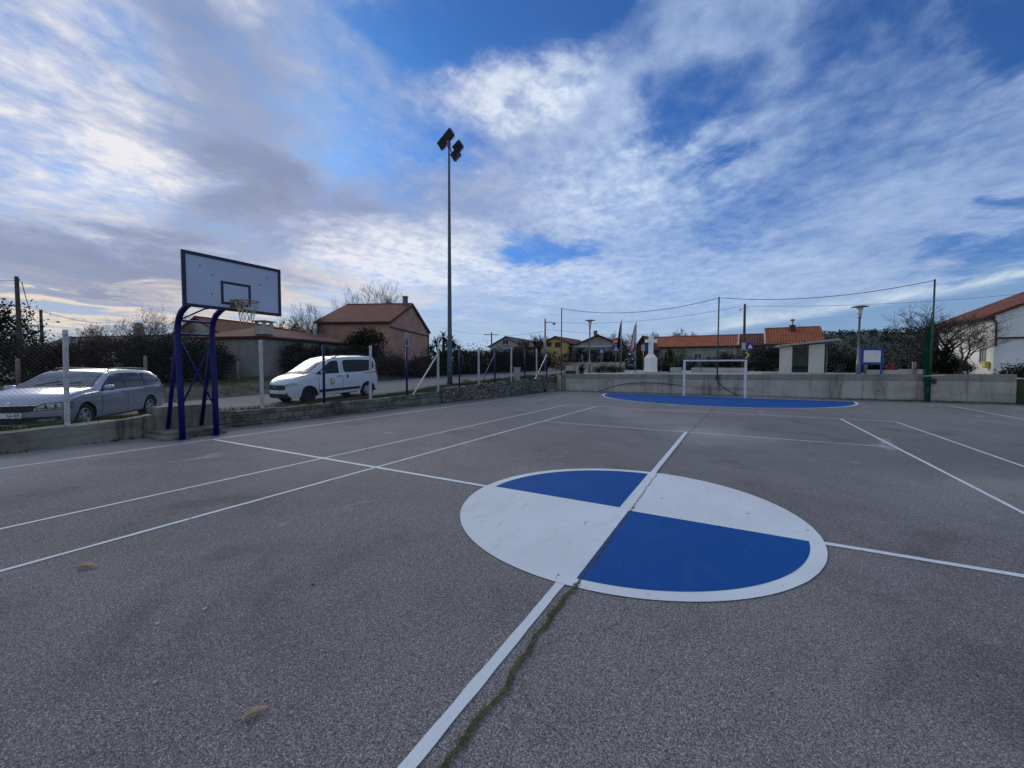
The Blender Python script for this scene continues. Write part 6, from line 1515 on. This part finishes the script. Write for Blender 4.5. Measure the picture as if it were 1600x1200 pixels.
shrub('wild_bush', 'dark scrub behind the guard rail at the right edge', 'bush', [(1592, 573, 606, 14, 22, 1.5), (1615, 570, 606, 20, 21, 1.5), (1575, 580, 600, 6, 22, .8)], 'leaf_dark', 4420, .12, 28, spread=.18)
# --- wooded hill far behind
def hill():
    rows = []; rnd = random.Random(8)
    for j in range(12):
        D = 150+30*j; r = []
        for k in range(40):
            px = 1120+k*26; p = at(px, 572, D); f = sstep(j, 0, 7)
            yt = lerp(px, [1150, 1270, 1380, 1500, 1700, 2100], [560, 519, 517, 515, 520, 540]); zt = at(px, yt, 360).z
            r.append((p.x, p.y, 1.0+(zt-3.5)*f*(1-.3*sstep(j, 8, 11))+mnoise.noise(Vector((p.x*.03, p.y*.03, 0)))*1.5*f))
        rows.append(r)
    struct(MB().grid(rows).obj('hill', 'hill', smooth=True))
    mb = MB()
    for _ in range(2600):
        j = rnd.uniform(0, 8.2); k = rnd.uniform(0, 38.9); j0, k0 = int(j), int(k)
        a, b, c = Vector(rows[j0][k0]), Vector(rows[j0+1][k0]), Vector(rows[j0][k0+1])
        p = a+(b-a)*(j-j0)+(c-a)*(k-k0); h = rnd.uniform(2.0, 4.6); w = rnd.uniform(1.4, 2.8)
        for _k in range(17):
            u = Vector((rnd.gauss(0, .5), rnd.gauss(0, .5), rnd.uniform(.1, 1))); q = p+Vector((u.x*w, u.y*w, u.z*h)); s = rnd.uniform(.35, .8)
            d1 = Vector((rnd.gauss(0, 1), rnd.gauss(0, 1), rnd.gauss(0, 1))).normalized()*s; d2 = d1.cross(Vector((rnd.gauss(0, 1), rnd.gauss(0, 1), 1))).normalized()*s
            mb.add([q-d1, q+d2*.6, q+d1, q-d2*.6], [(0, 1, 2, 3)])
    stuff(mb.obj('hill_woodland', 'leaf_hill', fix=False))
hill()
# --- grass on the verges
def grass():
    rnd = random.Random(6); mb = MB()
    def tuft(x, y, z, h, n=5, s=.10):
        for _ in range(n):
            a = rnd.uniform(0, 6.28); dx, dy = math.cos(a), math.sin(a); bx_, by_ = x+rnd.gauss(0, s), y+rnd.gauss(0, s); hh_ = h*rnd.uniform(.5, 1.3); w = .010
            mb.add([(bx_-dy*w, by_+dx*w, z), (bx_+dy*w, by_-dx*w, z), (bx_+dx*hh_*.45, by_+dy*hh_*.45, z+hh_)], [(0, 1, 2)])
    for _ in range(5200):
        y = rnd.uniform(-6, 21); d = rnd.uniform(.30, 1.75)
        if mnoise.noise(Vector((d*1.2, y*.55, 0)))+(.25 if y > 6 else 0) < -.05: continue
        x = xw(y)-d; tuft(x, y, H(x, y), rnd.uniform(.05, .14)*(1.3 if y > 7 else 1))
    for _ in range(5200):
        y = rnd.uniform(-6, 30); d = rnd.uniform(8.6, 14); x = xw(min(y, 22))-d
        tuft(x, y, H(x, y), rnd.uniform(.06, .2), 4, .2)
    for _ in range(2600):
        x = rnd.uniform(13.0, 18); y = rnd.uniform(14, 24)
        if y > yb(x)-rnd.uniform(0, 2.5)-.5 or x > 14: tuft(x, y, max(0, H(x, y)), rnd.uniform(.06, .22))
    for _ in range(420):                                     # weeds where the walls meet the court
        if rnd.random() < .55: y = rnd.uniform(-4, 19.5); x = xw(y)+rnd.uniform(.0, .12)
        else: x = rnd.uniform(6.0, 12.6); y = yb(x)-rnd.uniform(.02, .16)
        tuft(x, y, 0, rnd.uniform(.03, .10), 5, .05)
    stuff(mb.obj('grass', 'grass', fix=False))
grass()
def weeds(x, y, z, n, h, label, seed):
    rnd = random.Random(seed); mb = MB(); leaves(mb, [(0, 0, h*.5, h*.9, h*1.2, h*.5)], n, .06, rnd, spread=.06); o = mb.obj('weed_clump', 'leaf_olive', fix=False); o.location = (x, y, z); return tag(o, label, 'weeds')
weeds(xw(12.2)-.55, 12.6, .78, 260, .22, 'green weed clump on the wall just right of the mast foot', 1)
weeds(xw(14.5)-.45, 14.8, .80, 260, .24, 'bushy weed clump at the blue post with a brace', 2)
weeds(13.0, 22.4, .0, 220, .22, 'olive weeds at the right end of the concrete wall', 3)
# --- fallen leaves and grit on the court
def dry_leaf(px, py, L, ang, label, curl):
    p = at(px, py, 4.0); d = (p-CAM); g_ = CAM+d*(-CAM.z/d.z); rows = []
    for i in range(13):
        f = i/12; w = L*.17*math.sin(PI*min(1, f*1.02+.0))**.8*(1.1-.5*f); r = []
        for j in range(7):
            u = j/3-1; r.append((L*(f-.5), u*w*.9, .004+curl*u*u*w*.9+.02*L*math.sin(f*PI)+.02*L*math.sin(f*9+u)))
        rows.append(r)
    mb = MB().grid(rows); o = mb.obj('dry_leaf', 'dry_leaf', smooth=True); sm = o.modifiers.new('thickness', 'SOLIDIFY'); sm.thickness = .0012
    MB().tube([(-L*.72, .01*L, .004), (-L*.5, 0, .006), (0, 0, .005+.02*L)], [.0016, .0014, .0008], 5).obj('stalk', 'bark_warm', o)
    o.location = (g_.x, g_.y, .002); o.rotation_euler = (0, 0, ang); tag(o, label, 'leaf', 'dry leaves on the court')
fwd = math.atan2(R0.y, R0.x)
dry_leaf(398, 1116, .115, fwd+.75, 'dry brown leaf lying alone near the bottom left of the court', 1.3)
dry_leaf(138, 887, .15, fwd+.15, 'pale curled leaf just below the long white line at left', 1.6)
def grit(px, py, s, label):
    p = at(px, py, 4.0); d = (p-CAM); g_ = CAM+d*(-CAM.z/d.z); rnd = random.Random(px)
    bm = bmesh.new(); bmesh.ops.create_icosphere(bm, subdivisions=1, radius=s)
    for v in bm.verts: v.co *= rnd.uniform(.7, 1.2); v.co.z *= .45
    me = bpy.data.meshes.new('pebble'); bm.to_mesh(me); bm.free(); me.materials.append(MT['grit'] if 'dark' not in label else MT['wood']); o = bpy.data.objects.new('pebble', me); COL.objects.link(o); o.location = (g_.x, g_.y, s*.3); tag(o, label, 'pebble', 'bits of grit on the court')
grit(320, 952, .016, 'pale chip left of the court centre, upper of three'); grit(246, 975, .014, 'pale chip on the asphalt, leftmost of three'); grit(243, 1066, .015, 'pale chip nearest the lone dry leaf')
grit(489, 914, .014, 'dark crumb on the asphalt left of the painted circle')
